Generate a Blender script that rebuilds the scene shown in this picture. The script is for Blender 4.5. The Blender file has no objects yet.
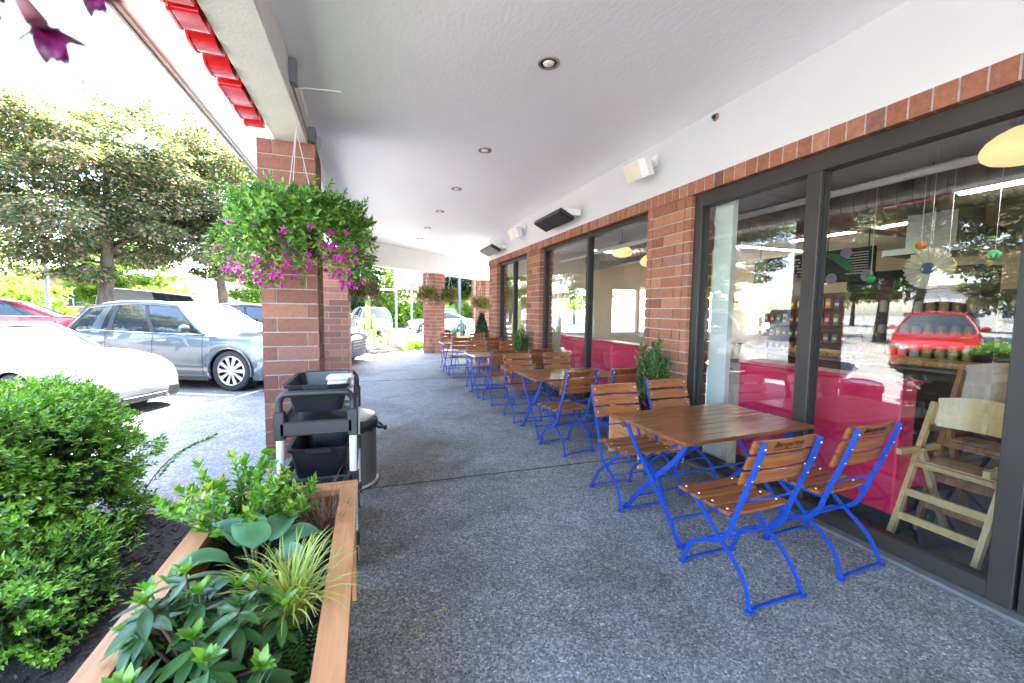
import bpy, math, random
import numpy as np
from mathutils import Vector, Matrix
random.seed(7); rng = np.random.default_rng(11)
S = bpy.context.scene; COL = S.collection
PI = math.pi; R = math.radians
# ------------------------------------------------------------------ materials
MATS = {}
def newmat(name):
    m = bpy.data.materials.new(name); m.use_nodes = True
    nt = m.node_tree; b = nt.nodes['Principled BSDF']; MATS[name] = m
    return m, nt, b
def N(nt, t, **kw):
    n = nt.nodes.new(t)
    for k, v in kw.items():
        if k.startswith('i_'): n.inputs[k[2:].replace('_', ' ')].default_value = v
        else: setattr(n, k, v)
    return n
def c4(c): return (c[0], c[1], c[2], 1)
def ramp(nt, stops, interp='LINEAR'):
    r = nt.nodes.new('ShaderNodeValToRGB'); r.color_ramp.interpolation = interp
    e = r.color_ramp.elements
    while len(e) < len(stops): e.new(0.5)
    for el, (p, c) in zip(e, stops): el.position = p; el.color = c4(c)
    return r
def bump(nt, b, hsock, strength, dist=.01):
    n = N(nt, 'ShaderNodeBump'); n.inputs['Strength'].default_value = strength; n.inputs['Distance'].default_value = dist
    nt.links.new(hsock, n.inputs['Height']); nt.links.new(n.outputs[0], b.inputs['Normal']); return n
def plain(name, col, rough=.5, metal=0, var=.12, scale=6, bmp=0, bscale=60, coat=0, island=0, spec=None, stretch=None):
    """plain surface with soft noise mottling; island = random brightness per loose piece"""
    m, nt, b = newmat(name); L = nt.links.new
    b.inputs['Roughness'].default_value = rough; b.inputs['Metallic'].default_value = metal
    if coat: b.inputs['Coat Weight'].default_value = coat; b.inputs['Coat Roughness'].default_value = .06
    if spec is not None: b.inputs['Specular IOR Level'].default_value = spec
    tc = N(nt, 'ShaderNodeTexCoord'); src = tc.outputs['Object']
    if stretch:
        mp = N(nt, 'ShaderNodeMapping'); mp.inputs['Scale'].default_value = stretch; L(src, mp.inputs[0]); src = mp.outputs[0]
    nz = N(nt, 'ShaderNodeTexNoise'); nz.inputs['Scale'].default_value = scale; nz.inputs['Detail'].default_value = 5; L(src, nz.inputs['Vector'])
    lo = tuple(max(0, x * (1 - var)) for x in col); hi = tuple(min(1, x * (1 + var)) for x in col)
    r = ramp(nt, [(.3, lo), (.7, hi)]); L(nz.outputs['Fac'], r.inputs[0]); out = r.outputs[0]
    if island:
        g = N(nt, 'ShaderNodeNewGeometry'); mr = N(nt, 'ShaderNodeMapRange'); mr.inputs['To Min'].default_value = 1 - island; mr.inputs['To Max'].default_value = 1 + island
        L(g.outputs['Random Per Island'], mr.inputs['Value'])
        mx = N(nt, 'ShaderNodeVectorMath', operation='SCALE'); L(out, mx.inputs[0]); L(mr.outputs[0], mx.inputs['Scale']); out = mx.outputs[0]
    L(out, b.inputs['Base Color'])
    if bmp:
        n2 = N(nt, 'ShaderNodeTexNoise'); n2.inputs['Scale'].default_value = bscale; n2.inputs['Detail'].default_value = 6; L(src, n2.inputs['Vector'])
        bump(nt, b, n2.outputs['Fac'], bmp)
    return m
def leafmat(name, stops, trans=.3, rough=.45, coat=0):
    m, nt, b = newmat(name); L = nt.links.new
    g = N(nt, 'ShaderNodeNewGeometry'); r = ramp(nt, stops); L(g.outputs['Random Per Island'], r.inputs[0])
    L(r.outputs[0], b.inputs['Base Color']); b.inputs['Roughness'].default_value = rough
    if coat: b.inputs['Coat Weight'].default_value = coat; b.inputs['Coat Roughness'].default_value = .2
    t = N(nt, 'ShaderNodeBsdfTranslucent'); sc = N(nt, 'ShaderNodeVectorMath', operation='MULTIPLY'); sc.inputs[1].default_value = (1.5, 1.6, .8)
    L(r.outputs[0], sc.inputs[0]); L(sc.outputs[0], t.inputs['Color'])
    mx = N(nt, 'ShaderNodeMixShader'); mx.inputs[0].default_value = trans
    L(b.outputs[0], mx.inputs[1]); L(t.outputs[0], mx.inputs[2]); L(mx.outputs[0], nt.nodes['Material Output'].inputs['Surface'])
    return m
def wood(name, c1, c2, rough=.4, coat=0, axis=0, scale=9, island=.15):
    m, nt, b = newmat(name); L = nt.links.new
    tc = N(nt, 'ShaderNodeTexCoord'); mp = N(nt, 'ShaderNodeMapping')
    s = [scale] * 3; s[axis] = scale * .07; mp.inputs['Scale'].default_value = s; L(tc.outputs['Object'], mp.inputs[0])
    nz = N(nt, 'ShaderNodeTexNoise'); nz.inputs['Scale'].default_value = 4; nz.inputs['Detail'].default_value = 7; nz.inputs['Distortion'].default_value = .6
    L(mp.outputs[0], nz.inputs['Vector']); r = ramp(nt, [(.32, c1), (.68, c2)]); L(nz.outputs['Fac'], r.inputs[0])
    g = N(nt, 'ShaderNodeNewGeometry'); mr = N(nt, 'ShaderNodeMapRange'); mr.inputs['To Min'].default_value = 1 - island; mr.inputs['To Max'].default_value = 1 + island
    L(g.outputs['Random Per Island'], mr.inputs['Value'])
    mx = N(nt, 'ShaderNodeVectorMath', operation='SCALE'); L(r.outputs[0], mx.inputs[0]); L(mr.outputs[0], mx.inputs['Scale'])
    L(mx.outputs[0], b.inputs['Base Color']); b.inputs['Roughness'].default_value = rough
    if coat: b.inputs['Coat Weight'].default_value = coat; b.inputs['Coat Roughness'].default_value = .15
    bump(nt, b, nz.outputs['Fac'], .15, .004); return m
def brick(name, stops, mott=.25):
    m, nt, b = newmat(name); L = nt.links.new
    g = N(nt, 'ShaderNodeNewGeometry'); r = ramp(nt, stops); L(g.outputs['Random Per Island'], r.inputs[0])
    tc = N(nt, 'ShaderNodeTexCoord'); nz = N(nt, 'ShaderNodeTexNoise'); nz.inputs['Scale'].default_value = 26; nz.inputs['Detail'].default_value = 8; nz.inputs['Roughness'].default_value = .7
    L(tc.outputs['Object'], nz.inputs['Vector'])
    mr = N(nt, 'ShaderNodeMapRange'); mr.inputs['From Min'].default_value = .3; mr.inputs['From Max'].default_value = .7; mr.inputs['To Min'].default_value = 1 - mott; mr.inputs['To Max'].default_value = 1 + mott
    L(nz.outputs['Fac'], mr.inputs['Value'])
    mx = N(nt, 'ShaderNodeVectorMath', operation='SCALE'); L(r.outputs[0], mx.inputs[0]); L(mr.outputs[0], mx.inputs['Scale']); L(mx.outputs[0], b.inputs['Base Color'])
    b.inputs['Roughness'].default_value = .85; b.inputs['Specular IOR Level'].default_value = .25
    n2 = N(nt, 'ShaderNodeTexNoise'); n2.inputs['Scale'].default_value = 130; n2.inputs['Detail'].default_value = 5; L(tc.outputs['Object'], n2.inputs['Vector'])
    bump(nt, b, n2.outputs['Fac'], .5, .006); return m
def emit(name, col, strength):
    m, nt, b = newmat(name); b.inputs['Base Color'].default_value = c4(col); b.inputs['Emission Color'].default_value = c4(col); b.inputs['Emission Strength'].default_value = strength; return m
def glass(name, tint=(.93, .96, .95), ior=1.5, extra=0.0):
    m, nt, b = newmat(name); L = nt.links.new; nt.nodes.remove(b)
    t = N(nt, 'ShaderNodeBsdfTransparent'); t.inputs[0].default_value = c4(tint)
    g = N(nt, 'ShaderNodeBsdfGlossy'); g.inputs['Roughness'].default_value = .006; g.inputs['Color'].default_value = (1, 1, 1, 1)
    f = N(nt, 'ShaderNodeLayerWeight'); f.inputs['Blend'].default_value = .5; r0 = ((ior - 1) / (ior + 1)) ** 2 + extra
    pw = N(nt, 'ShaderNodeMath', operation='POWER'); pw.inputs[1].default_value = 5; L(f.outputs['Facing'], pw.inputs[0])
    ad = N(nt, 'ShaderNodeMath', operation='MULTIPLY_ADD'); ad.inputs[1].default_value = 1 - r0; ad.inputs[2].default_value = r0; ad.use_clamp = True; L(pw.outputs[0], ad.inputs[0])
    mx = N(nt, 'ShaderNodeMixShader'); L(ad.outputs[0], mx.inputs[0]); L(t.outputs[0], mx.inputs[1]); L(g.outputs[0], mx.inputs[2])
    L(mx.outputs[0], nt.nodes['Material Output'].inputs['Surface']); return m
def aggregate(name, base, dark, light, scale, stain, rough=.7):
    m, nt, b = newmat(name); L = nt.links.new
    tc = N(nt, 'ShaderNodeTexCoord'); v = N(nt, 'ShaderNodeTexVoronoi'); v.inputs['Scale'].default_value = scale; v.inputs['Randomness'].default_value = 1
    nzw = N(nt, 'ShaderNodeTexNoise'); nzw.inputs['Scale'].default_value = scale * .6; L(tc.outputs['Object'], nzw.inputs['Vector'])
    L(tc.outputs['Object'], v.inputs['Vector'])
    sp = N(nt, 'ShaderNodeSeparateColor'); L(v.outputs['Color'], sp.inputs[0])
    r = ramp(nt, [(0, dark), (.35, tuple(.5 * (a + c) for a, c in zip(dark, base))), (.6, base), (.82, light), (.95, (light[0] * 1.1, light[1] * .93, light[2] * .74)), (1, tuple(min(1, x * 1.6) for x in light))]); L(sp.outputs[0], r.inputs[0])
    v2 = N(nt, 'ShaderNodeTexVoronoi', feature='DISTANCE_TO_EDGE'); v2.inputs['Scale'].default_value = scale; L(tc.outputs['Object'], v2.inputs['Vector'])
    mr = N(nt, 'ShaderNodeMapRange'); mr.inputs['From Max'].default_value = .16; L(v2.outputs['Distance'], mr.inputs['Value'])
    mx = N(nt, 'ShaderNodeMix', data_type='RGBA'); mx.inputs['A'].default_value = c4(tuple(.8 * x for x in base)); L(mr.outputs[0], mx.inputs['Factor']); L(r.outputs[0], mx.inputs['B'])
    # wear: broad stains of its own shape
    n1 = N(nt, 'ShaderNodeTexNoise'); n1.inputs['Scale'].default_value = .8; n1.inputs['Detail'].default_value = 6; n1.inputs['Roughness'].default_value = .62; L(tc.outputs['Object'], n1.inputs['Vector'])
    r2 = ramp(nt, [(.34, stain), (.52, (1, 1, 1)), (.8, (1.12, 1.12, 1.12))]); L(n1.outputs['Fac'], r2.inputs[0])
    mu = N(nt, 'ShaderNodeMix', data_type='RGBA', blend_type='MULTIPLY'); mu.inputs['Factor'].default_value = 1; L(mx.outputs['Result'], mu.inputs['A']); L(r2.outputs[0], mu.inputs['B'])
    n3 = N(nt, 'ShaderNodeTexNoise'); n3.inputs['Scale'].default_value = 4.5; n3.inputs['Detail'].default_value = 8; n3.inputs['Roughness'].default_value = .7; L(tc.outputs['Object'], n3.inputs['Vector'])
    r3 = ramp(nt, [(.3, (.78, .76, .74)), (.5, (1, 1, 1)), (.72, (1.12, 1.12, 1.1))]); L(n3.outputs['Fac'], r3.inputs[0])
    v3 = N(nt, 'ShaderNodeTexVoronoi'); v3.inputs['Scale'].default_value = 1.7; L(tc.outputs['Object'], v3.inputs['Vector'])   # trodden-in gum
    r4 = ramp(nt, [(.022, (.4, .39, .38)), (.034, (1, 1, 1))]); L(v3.outputs['Distance'], r4.inputs[0])
    m3 = N(nt, 'ShaderNodeMix', data_type='RGBA', blend_type='MULTIPLY'); m3.inputs['Factor'].default_value = 1; L(r3.outputs[0], m3.inputs['A']); L(r4.outputs[0], m3.inputs['B'])
    m4 = N(nt, 'ShaderNodeMix', data_type='RGBA', blend_type='MULTIPLY'); m4.inputs['Factor'].default_value = 1; L(mu.outputs['Result'], m4.inputs['A']); L(m3.outputs['Result'], m4.inputs['B']); mu = m4
    L(mu.outputs['Result'], b.inputs['Base Color']); b.inputs['Roughness'].default_value = rough; b.inputs['Specular IOR Level'].default_value = .35
    mh = N(nt, 'ShaderNodeMath', operation='MULTIPLY_ADD'); L(mr.outputs[0], mh.inputs[0]); mh.inputs[1].default_value = 1; L(sp.outputs[1], mh.inputs[2])
    bump(nt, b, mh.outputs[0], .45, .004)
    return m, nt, mu, b
CONC, nt_, mu_, b_ = aggregate('exposed_aggregate', (.235, .237, .24), (.062, .065, .07), (.37, .373, .38), 98, (.62, .59, .56))
# damp brownish patch by the planter, where the planter and cart have dripped
def damp(nt, mu, b):
    L = nt.links.new; tc = N(nt, 'ShaderNodeTexCoord'); mp = N(nt, 'ShaderNodeMapping'); mp.inputs['Location'].default_value = (-.35, -1.9, 0); mp.inputs['Scale'].default_value = (1, .42, 1)
    L(tc.outputs['Object'], mp.inputs[0]); ln = N(nt, 'ShaderNodeVectorMath', operation='LENGTH'); L(mp.outputs[0], ln.inputs[0])
    nz = N(nt, 'ShaderNodeTexNoise'); nz.inputs['Scale'].default_value = 3; nz.inputs['Detail'].default_value = 6; L(tc.outputs['Object'], nz.inputs['Vector'])
    a = N(nt, 'ShaderNodeMath', operation='MULTIPLY_ADD'); L(nz.outputs['Fac'], a.inputs[0]); a.inputs[1].default_value = -.9; L(ln.outputs['Value'], a.inputs[2])
    mr = N(nt, 'ShaderNodeMapRange'); mr.interpolation_type = 'SMOOTHSTEP'; mr.inputs['From Min'].default_value = -.25; mr.inputs['From Max'].default_value = .3; L(a.outputs[0], mr.inputs['Value'])
    mx = N(nt, 'ShaderNodeMix', data_type='RGBA', blend_type='MULTIPLY'); mx.inputs['Factor'].default_value = 1
    rr = ramp(nt, [(0, (.62, .52, .42)), (1, (1, 1, 1))]); L(mr.outputs[0], rr.inputs[0]); L(mu.outputs['Result'], mx.inputs['A']); L(rr.outputs[0], mx.inputs['B']); L(mx.outputs['Result'], b.inputs['Base Color'])
damp(nt_, mu_, b_)
ASPH, *_ = aggregate('old_asphalt', (.25, .25, .25), (.15, .15, .155), (.34, .34, .34), 48, (.78, .78, .78), .85)
M_soil = plain('dark_mulch', (.02, .016, .013), .95, var=.7, scale=30, bmp=1, bscale=90, island=.5)
M_mulch = plain('mulch_chip', (.035, .024, .018), .9, var=.5, scale=30, island=.6)
M_ceil = plain('white_stucco', (.94, .935, .925), .6, var=.03, scale=1.2, bmp=.28, bscale=34, stretch=(1, .5, 1))
M_wall = plain('white_wall_paint', (.6, .597, .59), .7, var=.02, scale=2, bmp=.08, bscale=80)
M_beam = plain('cream_beam_paint', (.72, .7, .66), .7, var=.05, scale=5, bmp=.35, bscale=45)
M_trim = plain('tan_metal_trim', (.3, .25, .2), .5, var=.1)
M_mortar = plain('pale_mortar', (.4, .36, .32), .95, var=.2, scale=30, bmp=.4, bscale=120)
B_or = brick('orange_brick', [(0, (.22, .085, .052)), (.3, (.32, .13, .077)), (.55, (.27, .105, .062)), (.8, (.37, .165, .1)), (.93, (.25, .12, .088)), (1, (.165, .072, .052))])
B_mauve = brick('mauve_brick', [(0, (.165, .068, .05)), (.3, (.25, .105, .072)), (.6, (.195, .083, .06)), (.85, (.32, .14, .085)), (.94, (.25, .115, .088)), (1, (.135, .065, .055))])
M_frame = plain('bronze_frame', (.028, .022, .018), .5, metal=0, var=.15, scale=3)
M_frame_in = plain('dark_gasket', (.012, .012, .013), .5)
M_glass = glass('window_glass', (.93, .95, .94), 1.5, .022)
M_blue = plain('blue_powdercoat', (.005, .05, .34), .42, var=.1, scale=8, bmp=.05, bscale=200)
def worn(name, col, chip, rough=.42):
    m, nt, b = newmat(name); L = nt.links.new; tc = N(nt, 'ShaderNodeTexCoord'); nz = N(nt, 'ShaderNodeTexNoise'); nz.inputs['Scale'].default_value = 34; nz.inputs['Detail'].default_value = 8; nz.inputs['Roughness'].default_value = .75; L(tc.outputs['Object'], nz.inputs['Vector'])
    r = ramp(nt, [(.3, tuple(x * .75 for x in col)), (.55, col), (.66, tuple(x * 1.15 for x in col)), (.7, chip)]); L(nz.outputs['Fac'], r.inputs[0]); L(r.outputs[0], b.inputs['Base Color'])
    r2_ = ramp(nt, [(.35, (.35,) * 3), (.7, (.65,) * 3)]); L(nz.outputs['Fac'], r2_.inputs[0]); L(r2_.outputs[0], b.inputs['Roughness']); bump(nt, b, nz.outputs['Fac'], .12, .002); return m
M_blue = worn('worn_blue_paint', (.005, .05, .33), (.09, .075, .07))
M_slat = wood('varnished_slat', (.17, .048, .012), (.31, .105, .026), .42, .2, 0, 14, .25)
M_tab = wood('varnished_tabletop', (.15, .045, .014), (.25, .085, .026), .3, .35, 0, 11, .14)
M_screw = plain('screw_steel', (.7, .7, .68), .3, 1)
M_ink = plain('burnt_lettering', (.03, .012, .006), .6)
M_cedar = wood('cedar_board', (.43, .17, .06), (.56, .26, .1), .6, 0, 1, 9, .1)
M_cedar_x = wood('cedar_board_cross', (.43, .17, .06), (.56, .26, .1), .6, 0, 0, 9, .1)
M_cedar_z = wood('cedar_post', (.52, .25, .09), (.66, .36, .15), .6, 0, 2, 9, .1)
M_black = plain('black_plastic', (.017, .018, .02), .45, var=.2, scale=12, bmp=.15, bscale=150)
M_tub = plain('black_tub_plastic', (.012, .014, .018), .3, var=.2, scale=12)
M_greyp = plain('grey_plastic_post', (.62, .62, .62), .45, var=.06)
M_steel = plain('brushed_steel', (.6, .59, .57), .32, 1, var=.12, scale=4, stretch=(1, 1, 14))
M_darksteel = plain('grey_electric_box', (.2, .22, .24), .5, .3)
M_cream = plain('cream_plastic', (.75, .66, .5), .5, var=.05)
M_white = plain('white_enamel', (.8, .8, .78), .35, var=.03)
M_clear = glass('clear_plastic', (.85, .88, .9), 1.4, .05)
M_red = plain('red_vinyl', (.55, .012, .07), .4, var=.12, scale=2)
M_redsign = plain('red_acrylic', (.72, .015, .02), .25, var=.05, coat=.4)
M_bag = plain('black_bin_bag', (.015, .015, .016), .3, bmp=.6, bscale=18)
M_stripe = plain('white_road_paint', (.72, .72, .7), .7, var=.15, scale=20)
M_kerb = plain('pale_kerb_concrete', (.12, .12, .12), .85, var=.12, scale=10, bmp=.3)
M_rock = plain('grey_rock', (.3, .28, .26), .9, var=.4, scale=5, bmp=.8, bscale=14)
M_bark = plain('grey_bark', (.11, .085, .065), .9, var=.35, scale=9, bmp=.9, bscale=25, stretch=(1, 1, .25))
M_stem = plain('green_stem', (.07, .1, .03), .6)
FL_near = leafmat('silhouette_petal', [(0, (.16, .006, .09)), (1, (.3, .012, .16))], .12, .5); FL_bud = leafmat('silhouette_sepal', [(0, (.2, .07, .08)), (1, (.3, .1, .12))], .12, .5)  # near blooms: their dark silhouette look is put into these colours
M_twig = plain('brown_twig', (.1, .055, .03), .8)
# leaves
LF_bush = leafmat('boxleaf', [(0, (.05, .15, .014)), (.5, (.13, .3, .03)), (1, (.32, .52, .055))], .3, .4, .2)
LF_bushdk = leafmat('boxleaf_inner_dark', [(0, (.018, .05, .012)), (1, (.05, .12, .02))], .2, .45, .2)  # inner leaves: the shade of the shrub's dark core is put into the colour
LF_var = leafmat('euonymus_leaf', [(0, (.06, .19, .02)), (.6, (.14, .34, .03)), (.85, (.3, .45, .06)), (.96, (.55, .5, .1)), (1, (.6, .55, .35))], .35, .35, .3)
LF_hosta = leafmat('hosta_leaf', [(0, (.1, .23, .15)), (.5, (.13, .28, .14)), (1, (.11, .27, .08))], .25, .5, .05)
LF_gold = leafmat('gold_blade', [(0, (.25, .34, .05)), (.6, (.45, .5, .1)), (1, (.6, .58, .22))], .35, .45)
LF_brown = leafmat('bronze_blade', [(0, (.09, .045, .03)), (.6, (.16, .085, .06)), (1, (.24, .14, .1))], .2, .5)
LF_rhod = leafmat('rhododendron_leaf', [(0, (.02, .07, .018)), (.6, (.045, .13, .03)), (1, (.08, .19, .04))], .2, .42, .12)
LF_rhodn = leafmat('rhododendron_new_leaf', [(0, (.1, .26, .02)), (1, (.2, .38, .04))], .35, .35, .3)
LF_fern = leafmat('fern_leaf', [(0, (.03, .1, .02)), (1, (.07, .17, .03))], .3, .5)
LF_fuch = leafmat('fuchsia_leaf', [(0, (.035, .11, .015)), (.5, (.1, .24, .03)), (.85, (.24, .4, .06)), (1, (.4, .5, .12))], .35, .45, .1)
LF_tree = leafmat('copper_tree_leaf', [(0, (.04, .08, .045)), (.35, (.085, .125, .065)), (.6, (.16, .165, .09)), (.82, (.3, .23, .15)), (1, (.46, .35, .29))], .45, .5)
LF_lime = leafmat('lime_tree_leaf', [(0, (.09, .16, .02)), (.6, (.17, .27, .035)), (1, (.28, .36, .06))], .4, .5)
LF_dark = leafmat('conifer_leaf', [(0, (.015, .045, .02)), (1, (.04, .09, .035))], .15, .6)
LF_basket = leafmat('trailing_leaf', [(0, (.07, .1, .03)), (.6, (.13, .17, .04)), (1, (.35, .14, .07))], .3, .5)
LF_heuch = leafmat('plum_leaf', [(0, (.05, .01, .02)), (1, (.12, .03, .045))], .2, .4)
FL_pink = leafmat('magenta_petal', [(0, (.85, .06, .36)), (.5, (.92, .16, .55)), (1, (.75, .06, .55))], .3, .5)
FL_pale = leafmat('pale_pink_petal', [(0, (.8, .55, .55)), (1, (.85, .72, .66))], .3, .5)
FL_purple = leafmat('purple_petal', [(0, (.45, .02, .35)), (1, (.65, .05, .5))], .25, .5)
# ------------------------------------------------------------------ mesh helper
class MB:
    def __init__(s): s.v = []; s.f = []; s.m = []; s.n = 0
    def add(s, vs, fs, mat=0):
        o = s.n; s.v.extend([tuple(map(float, p)) for p in vs]); s.n += len(vs)
        s.f.extend([tuple(i + o for i in f) for f in fs]); s.m.extend([mat] * len(fs)); return s
    def box(s, x0, x1, y0, y1, z0, z1, mat=0, M=None, bev=0):
        if bev:
            b = min(bev, abs(x1 - x0) / 2.01, abs(y1 - y0) / 2.01, abs(z1 - z0) / 2.01); vs = []; 
            X = (x0, x1); Y = (y0, y1); Z = (z0, z1); idx = {}
            for i in (0, 1):
                for j in (0, 1):
                    for k in (0, 1):
                        sx, sy, sz = (1 - 2 * i) * b, (1 - 2 * j) * b, (1 - 2 * k) * b
                        for a in range(3):
                            p = [X[i] + sx, Y[j] + sy, Z[k] + sz]; p[a] = (X[i], Y[j], Z[k])[a]; idx[(i, j, k, a)] = len(vs); vs.append(p)
            fs = []
            for a in range(3):
                o = [q for q in range(3) if q != a]
                for e in (0, 1):
                    def g(u, w):
                        c = [0, 0, 0]; c[a] = e; c[o[0]] = u; c[o[1]] = w; return idx[(c[0], c[1], c[2], a)]
                    fs.append((g(0, 0), g(1, 0), g(1, 1), g(0, 1)))
                for u in (0, 1):
                    for w in (0, 1):
                        def g2(e, ax):
                            c = [0, 0, 0]; c[a] = e; c[o[0]] = u; c[o[1]] = w; return idx[(c[0], c[1], c[2], ax)]
                        fs.append((g2(0, o[0]), g2(1, o[0]), g2(1, o[1]), g2(0, o[1])))
            for i in (0, 1):
                for j in (0, 1):
                    for k in (0, 1): fs.append(tuple(idx[(i, j, k, a)] for a in range(3)))
        else:
            vs = [(x, y, z) for z in (z0, z1) for y in (y0, y1) for x in (x0, x1)]
            fs = [(0, 1, 3, 2), (4, 5, 7, 6), (0, 1, 5, 4), (2, 3, 7, 6), (0, 2, 6, 4), (1, 3, 7, 5)]
        if M is not None: vs = [M @ Vector(p) for p in vs]
        return s.add(vs, fs, mat)
    def tube(s, pts, r, n=8, mat=0, flat=None, cap=True):
        """round tube, or flat=(w,t): bar whose wide side lies along x"""
        pts = [Vector(p) for p in pts]; k = len(pts); rs = r if hasattr(r, '__len__') else [r] * k
        vs = []; up = None
        for i, p in enumerate(pts):
            t = (pts[min(i + 1, k - 1)] - pts[max(i - 1, 0)]).normalized()
            if flat:
                a = Vector((1, 0, 0)) if abs(t.x) < .9 else Vector((0, 1, 0)); b = t.cross(a).normalized(); a = b.cross(t).normalized()
                w, th = flat; vs += [p + a * w / 2 + b * th / 2, p - a * w / 2 + b * th / 2, p - a * w / 2 - b * th / 2, p + a * w / 2 - b * th / 2]
            else:
                if up is None: up = Vector((0, 0, 1)) if abs(t.z) < .9 else Vector((1, 0, 0))
                a = (up - t * up.dot(t)).normalized(); up = a; b = t.cross(a)
                vs += [p + (a * math.cos(2 * PI * q / n) + b * math.sin(2 * PI * q / n)) * rs[i] for q in range(n)]
        if flat: n = 4
        fs = [(i * n + q, i * n + (q + 1) % n, (i + 1) * n + (q + 1) % n, (i + 1) * n + q) for i in range(k - 1) for q in range(n)]
        if cap: fs += [tuple(range(n)), tuple((k - 1) * n + q for q in range(n))]
        return s.add(vs, fs, mat)
    def lathe(s, prof, n=24, mat=0, M=None, cap=True):
        vs = [(r * math.cos(2 * PI * q / n), r * math.sin(2 * PI * q / n), z) for r, z in prof for q in range(n)]; k = len(prof)
        fs = [(i * n + q, i * n + (q + 1) % n, (i + 1) * n + (q + 1) % n, (i + 1) * n + q) for i in range(k - 1) for q in range(n)]
        if cap: fs += [tuple(range(n)), tuple((k - 1) * n + q for q in range(n))]
        if M is not None: vs = [M @ Vector(p) for p in vs]
        return s.add(vs, fs, mat)
    def prism(s, poly, z0, z1, mat=0, M=None):
        n = len(poly); vs = [(x, y, z0) for x, y in poly] + [(x, y, z1) for x, y in poly]
        fs = [tuple(range(n))[::-1], tuple(range(n, 2 * n))] + [(i, (i + 1) % n, n + (i + 1) % n, n + i) for i in range(n)]
        if M is not None: vs = [M @ Vector(p) for p in vs]
        return s.add(vs, fs, mat)
    def patch(s, fn, nu, nv, mat=0):
        vs = [fn(i / nu, j / nv) for i in range(nu + 1) for j in range(nv + 1)]
        fs = [(i * (nv + 1) + j, (i + 1) * (nv + 1) + j, (i + 1) * (nv + 1) + j + 1, i * (nv + 1) + j + 1) for i in range(nu) for j in range(nv)]
        return s.add(vs, fs, mat)
    def build(s, name, mats, parent=None, smooth=False, **props):
        if not isinstance(mats, (list, tuple)): mats = [mats]
        me = bpy.data.meshes.new(name); me.from_pydata(s.v, [], s.f)
        for m in mats: me.materials.append(m)
        if len(mats) > 1: me.polygons.foreach_set('material_index', s.m)
        import bmesh
        bm = bmesh.new(); bm.from_mesh(me); bmesh.ops.recalc_face_normals(bm, faces=bm.faces); bm.to_mesh(me); bm.free()
        if smooth:
            me.polygons.foreach_set('use_smooth', [True] * len(me.polygons))
            if smooth != 'all':
                try: me.set_sharp_from_angle(angle=R(38))
                except Exception: pass
        return link(name, me, parent, **props)
def link(name, me, parent=None, **props):
    o = bpy.data.objects.new(name, me); COL.objects.link(o)
    if parent: o.parent = parent
    for k, v in props.items(): o[k] = v
    return o
def thing(name, label, cat, loc=(0, 0, 0), rz=0, group=None):
    o = bpy.data.objects.new(name, None); COL.objects.link(o); o.location = loc; o.rotation_euler = (0, 0, rz); o.empty_display_size = .1
    o['label'] = label; o['category'] = cat
    if group: o['group'] = group
    return o
def tag(o, label, cat, group=None):
    o['label'] = label; o['category'] = cat
    if group: o['group'] = group
    return o
def copy_tree(o, parent=None):
    c = o.copy(); COL.objects.link(c)
    if parent is not None: c.parent = parent
    for ch in list(o.children): copy_tree(ch, c)
    return c
def nv(a): return a / np.maximum(np.linalg.norm(a, axis=-1, keepdims=True), 1e-9)
class LB:
    """bulk leaves: four-corner leaf folded along its midrib"""
    def __init__(s): s.V = []; s.F = []; s.M = []; s.n = 0
    def leaves(s, P, D, U, L, W, fold=.18, droop=.1, mat=0):
        P = np.asarray(P, float); n = len(P); D = nv(np.asarray(D, float)); U = np.broadcast_to(np.asarray(U, float), P.shape)
        L = np.broadcast_to(np.asarray(L, float), (n,))[:, None]; W = np.broadcast_to(np.asarray(W, float), (n,))[:, None]
        Sd = np.cross(D, U); bad = np.linalg.norm(Sd, axis=1) < 1e-3; Sd[bad] = [1, 0, 0]; Sd = nv(Sd); Nn = np.cross(Sd, D)
        a = P; m = P + D * L * .48; b = m + Sd * W / 2 + Nn * W * fold; c = m - Sd * W / 2 + Nn * W * fold; t = P + D * L - Nn * L * droop
        V = np.stack([a, b, t, c], 1).reshape(-1, 3); i = (np.arange(n) * 4 + s.n)[:, None]
        F = np.concatenate([i + [0, 1, 2], i + [0, 2, 3]], 1).reshape(-1, 3)
        s.V.append(V); s.F.append(F); s.M.append(np.full(2 * n, mat)); s.n += 4 * n; return s
    def build(s, name, mats, parent=None, **props):
        if not isinstance(mats, (list, tuple)): mats = [mats]
        V = np.concatenate(s.V); F = np.concatenate(s.F); M = np.concatenate(s.M)
        me = bpy.data.meshes.new(name); me.vertices.add(len(V)); me.vertices.foreach_set('co', V.ravel())
        me.loops.add(F.size); me.loops.foreach_set('vertex_index', F.ravel().astype(np.int32))
        me.polygons.add(len(F)); me.polygons.foreach_set('loop_start', np.arange(0, F.size, 3, dtype=np.int32))
        for m in mats: me.materials.append(m)
        me.polygons.foreach_set('material_index', M.astype(np.int32)); me.update(calc_edges=True); me.validate()
        return link(name, me, parent, **props)
def rdir(n, up=0.0):
    d = rng.normal(size=(n, 3)); d = nv(d); d[:, 2] += up; return nv(d)
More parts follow.
